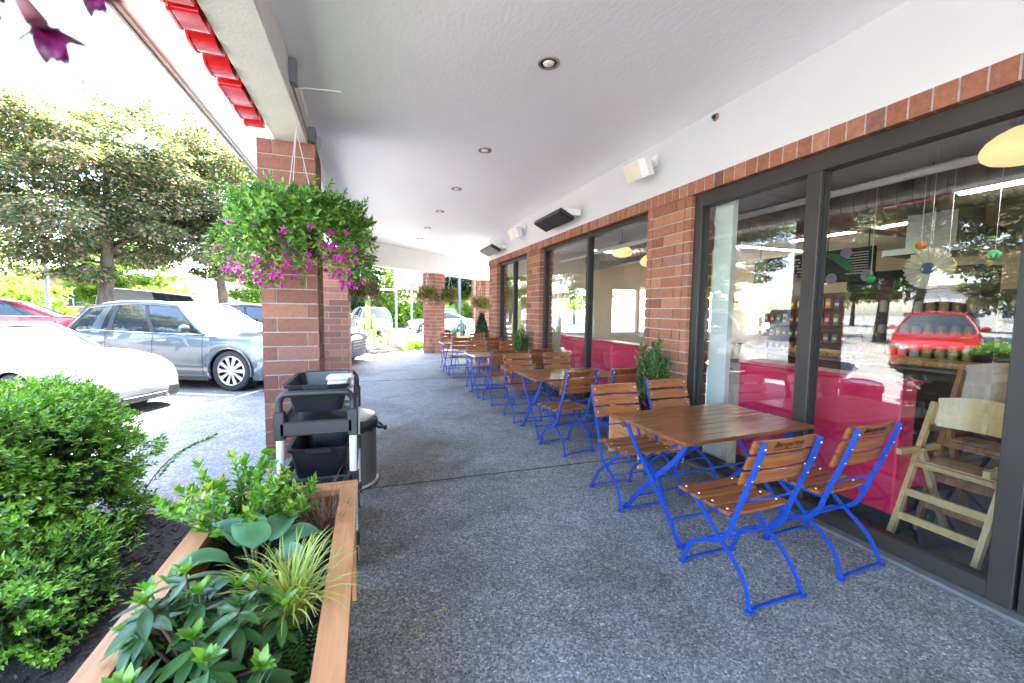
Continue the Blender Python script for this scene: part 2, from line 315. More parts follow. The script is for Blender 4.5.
def sprigs(lb, C, A, k, L, W, tilt=.9, mat=0, span=1.0, jit=.25):
    """k leaves set round each twig axis A starting at C"""
    C = np.asarray(C, float); A = nv(np.asarray(A, float)); n = len(C)
    ref = np.where(np.abs(A[:, 2:3]) > .9, [[1., 0, 0]], [[0, 0, 1.]]); X = nv(np.cross(A, ref)); Y = np.cross(A, X)
    for j in range(k):
        th = j * 2.4 + rng.uniform(-.4, .4, n); f = (j + .5) / k
        out = X * np.cos(th)[:, None] + Y * np.sin(th)[:, None]
        tl = tilt * (1.15 - .75 * f); D = A * math.cos(tl) + out * math.sin(tl) + rng.normal(size=(n, 3)) * jit * .4
        lb.leaves(C + A * (L * span * 1.2 * f), D, A, L * rng.uniform(.7, 1.15, n), W * rng.uniform(.8, 1.15, n), .2, .12, mat)
def text_mesh(body, size, extrude=.0008):
    cu = bpy.data.curves.new('lettering', 'FONT'); cu.body = body; cu.size = size; cu.extrude = extrude; cu.align_x = 'CENTER'; cu.align_y = 'CENTER'
    o = bpy.data.objects.new('lettering', cu); COL.objects.link(o)
    bpy.context.view_layer.update(); me = bpy.data.meshes.new_from_object(o.evaluated_get(bpy.context.evaluated_depsgraph_get()))
    bpy.data.objects.remove(o); bpy.data.curves.remove(cu); return me
# ------------------------------------------------------------------ camera, light, sky
YAW, PITCH, ROLL, FPX, HC = 0.331731234, 0.0756375647, 0.0137230482, 415.102206, 1.58
fw = Vector((math.sin(YAW) * math.cos(PITCH), math.cos(YAW) * math.cos(PITCH), -math.sin(PITCH)))
r0 = Vector((math.cos(YAW), -math.sin(YAW), 0)); u0 = r0.cross(fw)
r2 = r0 * math.cos(ROLL) + u0 * math.sin(ROLL); u2 = -r0 * math.sin(ROLL) + u0 * math.cos(ROLL)
cd = bpy.data.cameras.new('camera'); cam = bpy.data.objects.new('camera', cd); COL.objects.link(cam)
cam.matrix_world = Matrix(((r2.x, u2.x, -fw.x, 0), (r2.y, u2.y, -fw.y, 0), (r2.z, u2.z, -fw.z, HC), (0, 0, 0, 1)))
cd.sensor_width = 36; cd.lens = 36 * FPX / 1024; cd.clip_start = .02; cd.clip_end = 2000
cd.dof.use_dof = True; cd.dof.focus_distance = 3.2; cd.dof.aperture_fstop = 3.2
S.camera = cam
SUN = Vector((.53, .85, 0)).normalized() * math.cos(R(60)) + Vector((0, 0, math.sin(R(60))))
W = bpy.data.worlds.new('World'); S.world = W; W.use_nodes = True
wn = W.node_tree; sky = wn.nodes.new('ShaderNodeTexSky'); sky.sky_type = 'NISHITA'; sky.sun_disc = False
sky.sun_elevation = R(60); sky.sun_rotation = math.atan2(SUN.x, SUN.y); sky.air_density = 1.0; sky.dust_density = 1.5; sky.ozone_density = 1
wn.links.new(sky.outputs[0], wn.nodes['Background'].inputs[0]); wn.nodes['Background'].inputs[1].default_value = .15
sl = bpy.data.lights.new('sun', 'SUN'); sl.energy = 5; sl.angle = R(.5); sl.color = (1, .95, .88)
so = bpy.data.objects.new('sun', sl); COL.objects.link(so); so.rotation_euler = SUN.to_track_quat('Z', 'Y').to_euler(); so.location = (5, 8, 20)
S.view_settings.view_transform = 'Standard'; S.view_settings.look = 'None'; S.view_settings.exposure = 4.3; S.view_settings.gamma = 1
S.render.engine = 'CYCLES'; cy = S.cycles; cy.use_denoising = True
try: cy.denoiser = 'OPENIMAGEDENOISE'
except Exception: pass
cy.max_bounces = 12; cy.diffuse_bounces = 8; cy.glossy_bounces = 4; cy.transparent_max_bounces = 24; cy.transmission_bounces = 4
cy.caustics_reflective = False; cy.caustics_refractive = False; cy.sample_clamp_indirect = 8
# ------------------------------------------------------------------ ground
KX = -1.04                                          # kerb line between walkway and car park
def sst(a, b, x):
    t = min(1, max(0, (x - a) / (b - a))); return t * t * (3 - 2 * t)
def gz(x, y): return -.12 + .5 * sst(-5.5, -11.5, x)  # the car park climbs gently to the far row
m = MB(); xs = [-600, -200, -80, -40, -25, -18, -14] + [-12 + .5 * i for i in range(17)] + [-3, -2, 0, 4, 10, 30, 80, 200, 600]; ys = [-600, -100, -30, -8, 0, 6, 12, 20, 30, 50, 100, 300, 900]
vs = [(x, y, gz(x, y)) for y in ys for x in xs]; nx = len(xs)
m.add(vs, [(j * nx + i, j * nx + i + 1, (j + 1) * nx + i + 1, (j + 1) * nx + i) for j in range(len(ys) - 1) for i in range(nx - 1)])
m.build('car_park_ground', ASPH, kind='structure')
D = 12.63                                           # far arcade: inner face x - y = -D
m = MB(); m.prism([(KX, 3.72), (KX, 13.2), (.6, 15.0), (2.9, 17.3), (5.6, 20), (14, 20), (14, 11.0), (3.3, 11.0), (3.3, -6), (-.98, -6), (-.98, 3.72)], -.3, 0)
m.build('walkway', CONC, kind='structure')
m = MB(); m.prism([(-9, -6), (-.985, -6), (-.985, 3.715), (-1.3, 3.72), (-1.9, 3.9), (-2.6, 4.45), (-3.6, 5.0), (-5, 5.1), (-9, 3)], -.35, -.02)
m.build('planting_bed', M_soil, kind='structure')
m = MB()
for x0, x1, y in ((KX, 3.12, 3.74), (KX, 3.12, 9.4)): m.box(x0, x1, y - .006, y + .006, .002, .005)
pass
m.build('expansion_joints', plain('joint_filler', (.05, .044, .04), .9, var=.4, scale=9), kind='structure')
m = MB()
for i in range(11):
    y = 3.8 + i * .86; m.box(KX - .1, KX - .002, y, y + .845, -.3, -.02, bev=.02)
m.build('kerb', CONC, kind='structure')
# painted stall heads and dividers, in line with the angled bays
HA = R(26); hd = Vector((math.cos(HA), -math.sin(HA), 0)); rt = Vector((-math.sin(HA), -math.cos(HA), 0))
NOSE = Vector((-3.4, 8.0, 0))
def strip(mb, p, q, w):
    p, q = Vector(p), Vector(q); t = (q - p).normalized(); s_ = Vector((-t.y, t.x, 0)) * w / 2; n = 14
    for i in range(n):
        a = p.lerp(q, i / n); b = p.lerp(q, (i + 1) / n)
        mb.add([(v.x, v.y, gz(v.x, v.y) + .004) for v in (a - s_, b - s_, b + s_, a + s_)], [(0, 1, 2, 3)])
m = MB(); lp = Vector((-2.95, 7.66, 0)); lq = Vector((-2.09, 9.59, 0)); ld = (lq - lp).normalized()
strip(m, lp - ld * 7, lq + ld * 4.5, .1)
for k in (-3, -2, -1, 0, 1, 2):
    c = NOSE + rt * (1.4 - 2.8 * (k + 1)) ; strip(m, c + hd * .35, c - hd * 4.6, .1)
m.build('parking_markings', M_stripe, kind='structure')
# ------------------------------------------------------------------ brickwork
def brick_box(mb, x0, x1, y0, y1, z0, z1, H, L=.4, j=.012, cuts=None, t=.09):
    n = max(1, round((z1 - z0) / H)); H = (z1 - z0) / n
    mb.box(x0 + .01, x1 - .01, y0 + .01, y1 - .01, z0, z1, 1)
    def row(a0, a1, off):
        e = [a0]; x = a0 + off
        while x < a1 - .06:
            if x > a0 + .06: e.append(x)
            x += L
        return e + [a1]
    for c in range(n):
        za, zb = z0 + c * H + j / 2, z0 + (c + 1) * H - j / 2
        for face in range(4):
            if face < 2: e = row(x0, x1, .13 if c % 2 else .41) if cuts is None else [x0] + [x0 + q for q in cuts[c % 2]] + [x1]
            else: e = row(y0 + t + j, y1 - t - j, .12 if c % 2 else .32)
            for a, b in zip(e, e[1:]):
                a2 = a + (j / 2 if a > e[0] else 0); b2 = b - (j / 2 if b < e[-1] else 0); d = random.uniform(-.0015, .0015)
                if face == 0: mb.box(a2, b2, y0 + d, y0 + t, za, zb)
                elif face == 1: mb.box(a2, b2, y1 - t, y1 + d, za, zb)
                elif face == 2: mb.box(x0 + d, x0 + t, a2, b2, za, zb)
                else: mb.box(x1 - t, x1 + d, a2, b2, za, zb)
def column(label, loc, w, d, z1, rz=0, H=.15, z0=0):
    m = MB(); brick_box(m, 0, w, 0, d, z0, z1, H)
    o = m.build('brick_column', [B_mauve, M_mortar]); o.location = loc; o.rotation_euler.z = rz
    return tag(o, label, 'brick column', 'brick columns carrying the canopy')
column('thick mauve brick column behind the busser cart, flowers hanging before it', (-1.02, 4.77, 0), .52, .54, 3.23)
column('brick column showing past the nearest column, below the small brown basket', (-1.02, 10.5, 0), .55, 1.6, 2.95)
column('freestanding brick column at the walkway end with a basket on either side', (2.19, 14.82, 0), .62, .5, 2.85, R(45), .13)
column('far brick column half hidden by the building corner and an evergreen', (4.75, 17.38, 0), .62, .5, 2.85, R(45), .13)
# ------------------------------------------------------------------ canopy
can = thing('canopy', 'white covered walkway roof with deep cream beams and recessed lights', 'canopy', (0, 0, 0))
E1 = D + .85 * 1.4142
out = [(-1.43, -6), (9, -6), (9, 9 + E1), (-1.43 + 0, -1.43 + E1)]
m = MB(); m.prism([(-1.49, -6), (3.4, -6), (3.4, 11.3), (10, 11.3), (10, 10 + E1), (-1.49, -1.49 + E1)], 3.51, 3.7); m.build('ceiling', M_ceil, can)
m = MB()                                            # fascia with a metal drip edge
m.prism([(-1.52, -6), (-1.492, -6), (-1.492, -1.49 + E1), (10, 10 + E1), (10, 10.03 + E1), (-1.52, -1.48 + E1)], 3.49, 4.25); m.build('fascia', M_wall, can)
m = MB(); m.prism([(-1.545, -6), (-1.523, -6), (-1.523, -1.475 + E1), (10, 10.04 + E1), (10, 10.07 + E1), (-1.545, -1.465 + E1)], 3.475, 3.53); m.build('drip_edge', M_trim, can)
m = MB(); m.box(-.865, -.565, -6, 12.06, 3.225, 3.509, bev=.006); m.build('beam', M_beam, can)
m = MB(); m.prism([(-.565, 12.065), (-.565, 12.065 + .42), (9.5, 9.5 + D + .42), (9.5, 9.5 + D)], 2.83, 3.508); m.build('beam', plain('white_beam_paint', (.5, .495, .485), .7, var=.05, scale=3, bmp=.2, bscale=45), can, label='long white beam slanting across the far end of the walkway')
# ------------------------------------------------------------------ cafe building
bld = thing('cafe_building', 'brick cafe with big dark framed windows along the covered walkway', 'building', (3.2, 5, 0))
O = bld.location
def bpart(mb, name, mats, **k):
    o = mb.build(name, mats, bld, **k); o.matrix_parent_inverse = Matrix.Translation(-O); return o
m = MB(); m.box(3.15, 3.4, -6, 11.15, 2.915, 3.509); bpart(m, 'upper_wall', M_wall)
m = MB(); m.box(3.1465, 3.39, -6, 11.14, 2.783, 2.911, 1); y = -6
while y < 11.1: m.box(3.143, 3.4, y + .006, y + .111, 2.78, 2.914); y += .117
bpart(m, 'brick_lintel', [B_or, M_mortar])
for y0, y1 in ((3.53, 4.24), (7.55, 8.25), (10.42, 11.13)):
    m = MB(); brick_box(m, 3.15, 3.45, y0, y1, 0, 2.779, .116, L=.355)
    bpart(m, 'brick_pier', [B_or, M_mortar])
m = MB(); brick_box(m, 3.15, 3.45, -3.2, -.1, 0, 2.779, .116); bpart(m, 'brick_pier', [B_or, M_mortar])
m = MB(); m.box(3.12, 3.42, 1.02, 10.41, .001, .028, bev=.008); bpart(m, 'sill', M_kerb)
def window(y0, y1, mull, fw_, lab, ztop=2.775, bottom=.1, x=3.19):
    if fw_ < .08: x = 3.235
    f = MB(); f.box(x, x + .11, y0, y0 + fw_, .03, ztop, bev=.004); f.box(x, x + .11, y1 - fw_, y1, .03, ztop, bev=.004)
    f.box(x + .002, x + .108, y0 + fw_, y1 - fw_, ztop - fw_ * 1.3, ztop, bev=.004); f.box(x + .002, x + .108, y0 + fw_, y1 - fw_, .03, .03 + bottom, bev=.004)
    fr = bpart(f, 'window', M_frame, label=lab)
    e = [y0 + fw_] + [q for a in mull for q in a] + [y1 - fw_]
    for a in mull:
        g = MB(); g.box(x - .004, x + .106, a[0], a[1], .03 + bottom, ztop - fw_ * 1.3, bev=.004); g.build('mullion', M_frame, fr)
    g2 = MB()
    for a, b in zip(e[::2], e[1::2]):
        g = MB(); g.box(x + .05, x + .056, a, b, .03 + bottom, ztop - fw_ * 1.3); q = g.build('pane', M_glass, fr); pass
        for ya, yb in ((a, a + .012), (b - .012, b)): g2.box(x + .035, x + .049, ya, yb, .035 + bottom, ztop - fw_ * 1.3 - .004)
    g2.build('gasket', M_frame_in, fr)
    return fr
window(1.105, 3.528, ((2.25, 2.36),), .1, 'wide shop window reflecting the white car above a red counter')
window(4.245, 7.548, ((5.8, 5.86),), .045, 'middle shop window with thin frame above a red counter')
window(8.255, 10.418, ((9.3, 9.36),), .045, 'far shop window beside the walkway corner')
f = MB(); 
for a, b in ((.98, 1.09), (.0, .1)): f.box(3.2, 3.26, a, b, .01, 2.64, bev=.004)
f.box(3.202, 3.258, .1, .98, .01, .22, bev=.004); f.box(3.202, 3.258, .1, .98, 2.52, 2.64, bev=.004); f.box(3.19, 3.3, -.1, 1.1, 2.645, 2.775)
dr = bpart(f, 'door', M_frame)
g = MB(); g.box(3.225, 3.231, .1, .98, .22, 2.52); g.build('pane', M_glass, dr)
g = MB(); g.lathe([(.035, 0), (.035, .02), (.022, .03), (.022, .04)], 16, M=Matrix.Translation((3.2, 1.035, 1.02)) @ Matrix.Rotation(R(-90), 4, 'Y')); g.build('lock_cylinder', M_frame_in, dr, 'all')
# shell of the interior
M_ifloor = plain('dark_floor_tile', (.05, .045, .042), .4, var=.2, scale=3)
M_iceil = plain('grey_brown_ceiling', (.5, .44, .39), .8, var=.15, scale=2)
M_iwall = plain('cream_interior_wall', (.68, .58, .44), .7, var=.1, scale=1.5)
M_tile = plain('pale_tile_wall', (.7, .68, .63), .35, var=.05)
m = MB(); m.box(3.42, 13, -3, 11.1, -.1, 0); bpart(m, 'interior_floor', M_ifloor)
m = MB(); m.box(3.42, 13, -3, 11.1, 3.3, 3.5); bpart(m, 'interior_ceiling', M_iceil)
m = MB(); m.box(13, 13.25, -3, 8.9, 0, 3.5); m.box(13, 13.25, 10.9, 11.1, 0, 3.5); m.box(13, 13.25, 8.9, 10.9, 0, .9); m.box(13, 13.25, 8.9, 10.9, 2.1, 3.5); m.box(13.002, 13.248, 9.85, 9.95, .9, 2.1); m.box(3.45, 13, -3.25, -3, 0, 3.5); bpart(m, 'interior_wall', M_iwall)
m = MB(); m.box(3.46, 13, 11.0, 11.13, 0, .95); m.box(3.46, 13, 11.0, 11.13, 2.25, 3.5)
for a, b in ((3.46, 4.3), (5.2, 5.3), (6.2, 7.0), (7.9, 8.0), (8.8, 9.6), (10.4, 10.5), (11.4, 13)): m.box(a, b, 11.002, 11.128, .95, 2.25)
bpart(m, 'end_wall', M_iwall)
m = MB(); m.box(3.41, 13.3, -6, 11.25, 3.71, 4.6); bpart(m, 'roof', M_wall)
m = MB(); m.box(3.36, 3.42, 3.2, 3.42, 0, 3.29); bpart(m, 'interior_pillar', plain('pale_pillar', (.62, .62, .58), .6, var=.03))
m = MB(); 
for y in (-.6, 4.6): m.box(3.45, 12.9, y, y + .3, 2.98, 3.29)
bpart(m, 'ceiling_beam', plain('brown_ceiling_beam', (.17, .085, .05), .6))
# ------------------------------------------------------------------ inside the cafe
M_lamp = emit('opal_lamp_glow', (1, .6, .27), .075); M_tubeglow = emit('tube_glow', (1, .93, .82), 4)
def pendant(x, y, z, label):
    t = thing('pendant_lamp', label, 'lamp', (x, y, z), 0, 'opal pendant lamps in the cafe')
    MB().lathe([(.055, .125), (.075, .115), (.12, .09), (.165, .05), (.188, .01), (.19, -.02), (.18, -.05), (.15, -.075), (.1, -.092), (.05, -.099), (.002, -.1)], 40).build('lamp_shade', M_lamp, t, 'all')
    a = MB(); a.lathe([(.065, .13), (.06, .2), (.02, .22)], 16); a.tube([(0, 0, .2), (0, 0, 3.3 - z)], .008); a.build('stem', M_frame, t)
pendant(3.95, 1.53, 2.66, 'warm opal pendant lamp cut by the window frame above the high chairs')
pendant(4.6, 6.95, 2.72, 'lit opal pendant lamp high behind the middle window')
pendant(4.6, 6.05, 2.45, 'lit opal pendant lamp partly hidden behind the brick pier')
pendant(8.6, 8.3, 2.35, 'small lit pendant lamp beyond the chalk menu board')
pendant(9.6, 6.6, 2.35, 'small lit pendant lamp below the green menu board')
pendant(9, 4.3, 2.3, 'wide lit pendant lamp beyond the cream paper fan')
def tubelight(x0, y0, x1, y1, z, lab):
    t = thing('strip_light', lab, 'lamp', (x0, y0, z), math.atan2(y1 - y0, x1 - x0), 'fluorescent strip lights'); Lg = math.hypot(x1 - x0, y1 - y0)
    a = MB(); a.box(0, Lg, -.06, .06, .03, .08); a.build('housing', M_white, t)
    a = MB(); a.box(.02, Lg - .02, -.022, .022, .005, .029, bev=.01); a.build('tube', M_tubeglow, t)
tubelight(5.6, 1.6, 5.6, 2.6, 2.78, 'long lit strip light right of the pale extractor hood')
tubelight(8, 4.2, 8, 6.2, 3.0, 'lit strip light behind the pale extractor hood')
tubelight(4.9, 8.6, 6.6, 8.6, 2.95, 'lit strip light inside behind the middle window')
tubelight(8, 7.5, 11, 7.5, 3.1, 'lit strip light deep in the cafe above the far windows')
m = MB(); m.tube([(6, -2, 2.98), (6, 10.5, 2.98)], .24, 20)
y = -1.9
while y < 10.4: m.tube([(6, y, 2.98), (6, y + .03, 2.98)], .25, 20); y += .15
for y in (0, 3, 6, 9): m.tube([(6, y, 3.2), (6, y, 3.3)], .01, 6)
tag(m.build('air_duct', plain('dull_duct_metal', (.25, .22, .2), .45, .8), None, True), 'ribbed round air duct hanging below the cafe ceiling', 'air duct')
m = MB(); m.tube([(4.3, -1, 2.75), (4.3, 9, 2.75)], .035, 10); tag(m.build('ceiling_pipe', M_white, None, True), 'long thin white pipe under the cafe ceiling', 'pipe')
m = MB(); m.prism([(6.0, 2.75), (6.5, 2.75), (6.5, 3.2), (6.0, 3.2)], 2.35, 3.28); m.box(5.85, 6.65, 2.6, 3.35, 2.28, 2.35); tag(m.build('extractor_hood', M_steel), 'pale square extractor hood hanging from the cafe ceiling', 'hood')
M_board = plain('black_menu_board', (.015, .02, .03), .4); M_bgreen = plain('green_board_panel', (.07, .26, .12), .5); M_bolive = plain('olive_board_panel', (.3, .32, .1), .5); M_chalk = plain('chalk_white', (.75, .75, .75), .8); M_lilac = plain('lilac_print', (.45, .38, .6), .6)
def board(y0, y1, lab, kind):
    t = thing('menu_board', lab, 'menu board', (7.2, y0, 2.1), 0, 'hanging menu boards'); w = y1 - y0
    a = MB(); a.box(-.02, .02, 0, w, 0, .52); a.build('panel', M_board, t)
    a = MB(); b = MB()
    if kind:
        a.prism([(w - .02 - .52 * math.sin(q * PI / 24), .5 - .4 * (1 - math.cos(q * PI / 24))) if q < 13 else (w - .02, .5) for q in range(14)], 0, .006, M=Matrix(((0, 0, -1, -.021), (1, 0, 0, 0), (0, 1, 0, 0), (0, 0, 0, 1))))
        a.build('green_panel', M_bgreen, t)
        for q, (yy, zz) in enumerate(((.75 * w, .06), (.5 * w, .45), (.1 * w, .08))): b.lathe([(.09, 0), (.09, .004), (.0, .006)], 18, M=Matrix.Translation((-.022, yy, zz)) @ Matrix.Rotation(R(-90), 4, 'Y'))
        b.build('printed_dot', M_lilac, t)
        b = MB(); 
        for q in range(9): b.box(-.026, -.021, .08, .08 + random.uniform(.2, .32), .44 - q * .04, .452 - q * .04)
        b.build('chalk_line', M_chalk, t)
    else:
        a.prism([(w - .3 + .06 * math.sin(q / 12 * PI), q / 12 * .52) for q in range(13)][::-1] + [(w, 0), (w, .52)], 0, .006, M=Matrix(((0, 0, -1, -.021), (1, 0, 0, 0), (0, 1, 0, 0), (0, 0, 0, 1))))
        a.build('olive_panel', M_bolive, t)
        for q in range(7):
            yy = .08
            while yy < w - .45:
                s_ = random.uniform(.04, .12); b.box(-.026, -.021, yy, yy + s_, .42 - q * .055, .445 - q * .055); yy += s_ + .04
        b.build('chalk_line', M_chalk, t)
    a = MB(); 
    for yy in (.1, w - .1): a.tube([(0, yy, .52), (0, yy, 1.2)], .008, 6)
    a.build('hanger', M_frame, t)
board(5.05, 6.25, 'dark chalk menu board with an olive panel, hanging inside the near window', 0)
board(4.2, 5.0, 'black menu board with green corner and lilac dots, right of the chalk board', 1)
# shelf unit with jars
SX = 8.0
t = thing('deli_shelf', 'tall dark deli shelf unit full of jars behind the near window', 'shelf', (SX, 4.2, 0))
M_dkwood = wood('dark_shelf_wood', (.04, .022, .014), (.09, .05, .03), .5, 0, 1)
a = MB(); a.box(.4, .44, -.85, .85, 0, 2.3); a.build('back_panel', M_dkwood, t)
for zz in (.55, .9, 1.25, 1.6, 1.95): a = MB(); a.box(0, .4, -.84, .84, zz, zz + .03); a.build('shelf', M_dkwood, t)
for yy in (-.85, .81): a = MB(); a.box(0, .4, yy, yy + .04, 0, 2.0); a.build('side_panel', M_dkwood, t)
a = MB(); a.box(-.03, .39, -.86, .86, 2.0, 2.3); sg = a.build('header_board', M_board, t)
tm = text_mesh('DeliCase', .17); tm.materials.append(plain('gold_lettering', (.7, .55, .25), .5)); o = link('lettering', tm, sg); o.matrix_local = Matrix(((0, 0, -1, -.034), (-1, 0, 0, -.42), (0, 1, 0, 2.16), (0, 0, 0, 1)))
JM = [plain('jar_amber', (.42, .22, .05), .25), plain('jar_honey', (.6, .36, .1), .25), plain('jar_cream', (.65, .58, .42), .35), plain('jar_brown', (.16, .07, .03), .3), plain('jar_red', (.4, .05, .03), .3)]
jar = MB().lathe([(.05, 0), (.055, .02), (.055, .13), (.04, .16), (.04, .175)], 12); lidm = MB().lathe([(.045, .176), (.045, .195)], 12)
jars = {}
def put_jar(y, z, k, lab):
    if k not in jars:
        o = jar.build('jar', JM[k], None, 'all'); lidm.build('lid', M_cream if k % 2 else M_frame, o); jars[k] = o
    else: o = copy_tree(jars[k])
    o.location = (SX + .16, y, z); o.scale = (1, 1, random.uniform(.8, 1.2)); tag(o, lab, 'jar', 'jars on the deli shelf'); return o
for sh, (zz, nm) in enumerate(((.581, 'lowest'), (.931, 'second lowest'), (1.281, 'middle'), (1.631, 'second highest'), (1.981, ''))):
    if nm:
        for i in range(10):
            k = [(3, 3, 1, 1, 2), (1, 1, 2, 1, 4), (0, 0, 0, 2, 2), (0, 1, 2, 2, 3)][sh][i * 5 // 10]
            put_jar(3.5 + i * .155, zz, k, f'{["amber", "honey coloured", "cream", "dark brown", "red"][k]} jar in the row on the {nm} deli shelf')
# packed shelf units along the back
PKM = [plain('packet_' + k, c, .5) for k, c in dict(red=(.5, .06, .04), ochre=(.6, .36, .08), white=(.7, .68, .62), green=(.08, .25, .1), blue=(.08, .15, .35), brown=(.2, .1, .05)).items()]
pk = {}
def packet(x, y, z, k, lab, grp, rz):
    if k not in pk:
        a = MB(); a.prism([(-.06, 0), (.06, 0), (.055, .2), (.05, .24), (-.05, .24), (-.055, .2)], -.035, .035, M=Matrix.Rotation(R(90), 4, 'X')); o = a.build('packet', PKM[k]); b = MB(); b.box(-.045, .045, -.038, .038, .07, .15); b.build('label_panel', M_cream if k != 2 else PKM[0], o); pk[k] = o
    else: o = copy_tree(pk[k])
    o.location = (x, y, z); o.rotation_euler.z = rz; o.scale = (1, 1, random.uniform(.7, 1.15)); tag(o, lab, 'packet', grp)
for ui, (ux, uy, nm) in enumerate(((10.4, 6.75, 'middle'), (11.6, 8.75, 'left'), (11.2, 3.6, 'right'))):
    t = thing('display_shelf', f'{nm} display shelf unit full of packets at the back of the cafe', 'shelf', (ux, uy, 0), 0, 'display shelves at the back')
    a = MB(); a.box(.2, .24, -.9, .9, 0, 2.1); a.build('back_panel', M_dkwood, t)
    for zz in (.5, .9, 1.3, 1.7): a = MB(); a.box(-.15, .199, -.9, .9, zz, zz + .03); a.build('shelf', M_dkwood, t)
    for zi, zz in enumerate((.531, .931, 1.331, 1.731)):
        for i in range(9):
            k = random.randrange(6); packet(ux - .02, uy - .8 + i * .2, zz, k, f'{["red", "ochre", "white", "green", "blue", "brown"][k]} packet on the {["lowest", "second", "third", "top"][zi]} shelf of the {nm} display unit', 'packets on the display shelves', R(90))
# red banquettes
def banquette(y0, y1, lab):
    t = thing('banquette', lab, 'banquette', (3.55, y0, 0)); w = y1 - y0
    a = MB(); a.box(0, .5, 0, w, 0, .14); a.build('plinth', M_frame_in, t)
    np_ = max(1, round(w / .62))
    for q in range(np_): a = MB(); a.box(-.02, .16, q * w / np_ + .002, (q + 1) * w / np_ - .002, .145, 1.08, bev=.012); a.build('back_panel', M_red, t)
    a = MB(); a.box(-.035, .22, -.005, w + .005, 1.085, 1.115, bev=.01); a.build('top_rail', M_red, t)
    a = MB(); a.box(.165, .62, 0, w, .3, .48, bev=.03); a.build('seat', M_red, t)
banquette(1.83, 3.19, 'red counter panel with square end behind the near window')
banquette(4.3, 7.35, 'long red counter panel behind the middle window')
# paper decorations
def lantern(x, y, z, r, mat, lab):
    t = thing('paper_lantern', lab, 'paper ball', (x, y, z), 0, 'hanging paper decorations')
    a = MB(); n = 16
    a.lathe([(max(.004, r * math.sin(PI * i / 10)), -r * math.cos(PI * i / 10)) for i in range(11)], n); a.build('ball', mat, t, False)
    a = MB(); a.tube([(0, 0, r * .98), (0, 0, 3.29 - z)], .003, 5); a.build('string', M_white, t)
MP = {k: plain('paper_' + k, c, .8) for k, c in dict(green=(.03, .42, .16), cream=(.75, .66, .55), orange=(.75, .2, .03), yellow=(.8, .55, .05), blue=(.3, .45, .6)).items()}
lantern(5.6, 3.3, 2.0, .05, MP['green'], 'green paper ball left of the cream fan')
lantern(5.6, 2.28, 2.16, .05, MP['green'], 'green paper ball right of the cream fan')
lantern(6.6, 5.0, 1.98, .2, MP['cream'], 'large cream paper lantern left of the window mullion')
lantern(5.6, 2.85, 2.33, .045, MP['orange'], 'orange paper ball above the cream fan')
lantern(5.7, 2.66, 2.1, .07, MP['yellow'], 'yellow paper ball just right of the cream fan')
lantern(5.9, 2.9, 2.02, .08, MP['blue'], 'pale blue paper ball tucked under the cream fan')
lantern(8.0, 7.4, 1.9, .1, MP['orange'], 'orange paper ball deep inside the cafe')
t = thing('paper_fan', 'round pleated cream paper fan with blue centre hanging in the window', 'paper fan', (5.5, 2.72, 2.07))
a = MB(); n = 48
a.add([(.0, 0, 0)] + [((.025 if q % 2 else -.025), .21 * math.cos(2 * PI * q / n), .21 * math.sin(2 * PI * q / n)) for q in range(n)], [(0, 1 + q, 1 + (q + 1) % n) for q in range(n)]); a.build('pleats', MP['cream'], t)
MB().lathe([(.06, 0), (.05, .02), (0.001, .025)], 16, M=Matrix.Translation((-.02, 0, 0)) @ Matrix.Rotation(R(-90), 4, 'Y')).build('centre', plain('paper_navy', (.06, .1, .25), .8), t)
a = MB(); a.tube([(0, 0, .2), (0, 0, 1.22)], .003, 5); a.build('string', M_white, t)
# high chairs
def high_chair(x, y, rz, mats, lab, sz=1):
    t = thing('high_chair', lab, 'high chair', (x, y, 0), rz, 'wooden high chairs behind the glass'); t.scale = (1, 1, sz)
    for sx in (-.22, .22):
        a = MB(); a.tube([(sx, -.28, 0), (sx, .12, .95)], .02, flat=(.03, .045)); a.build('leg', mats[0], t)
        a = MB(); a.tube([(sx * .86, .3, 0), (sx * .86, -.05, .62)], .02, flat=(.03, .045)); a.build('leg', mats[0], t)
        a = MB(); a.tube([(sx, -.25, .62), (sx, .2, .62)], .02, flat=(.03, .04)); a.build('arm', mats[0], t)
    for q, (yy, zz) in enumerate(((-.22, .14), (-.15, .3), (-.06, .5))):
        a = MB(); a.box(-.205, .205, yy - .012, yy + .012, zz, zz + .05); a.build('rung', mats[1] if q == 1 else mats[0], t)
    a = MB(); a.box(-.2, .2, -.12, .2, .52, .545, bev=.006); a.build('seat', mats[1], t)
    a = MB(); a.patch(lambda u, v: (-.22 + .44 * u, .12 + .05 * math.sin(u * PI) + .04 * v, .78 + .2 * v + .03 * math.sin(u * PI) * v), 8, 3)
    a.patch(lambda u, v: (-.22 + .44 * u, .14 + .05 * math.sin(u * PI) + .04 * v, .78 + .2 * v + .03 * math.sin(u * PI) * v), 8, 3); a.build('backrest', mats[1], t, 'all')
WD = wood('brown_high_chair_wood', (.2, .09, .035), (.32, .16, .07), .4, .3, 2); WL = wood('pale_high_chair_wood', (.48, .32, .13), (.58, .41, .2), .4, .3, 2)
high_chair(3.78, 1.6, R(-90), (WL, WL), 'pale wooden high chair standing close to the window beside the door')
high_chair(4.08, 1.6, R(-90), (WD, WD), 'taller brown wooden high chair behind the pale one', 1.24)
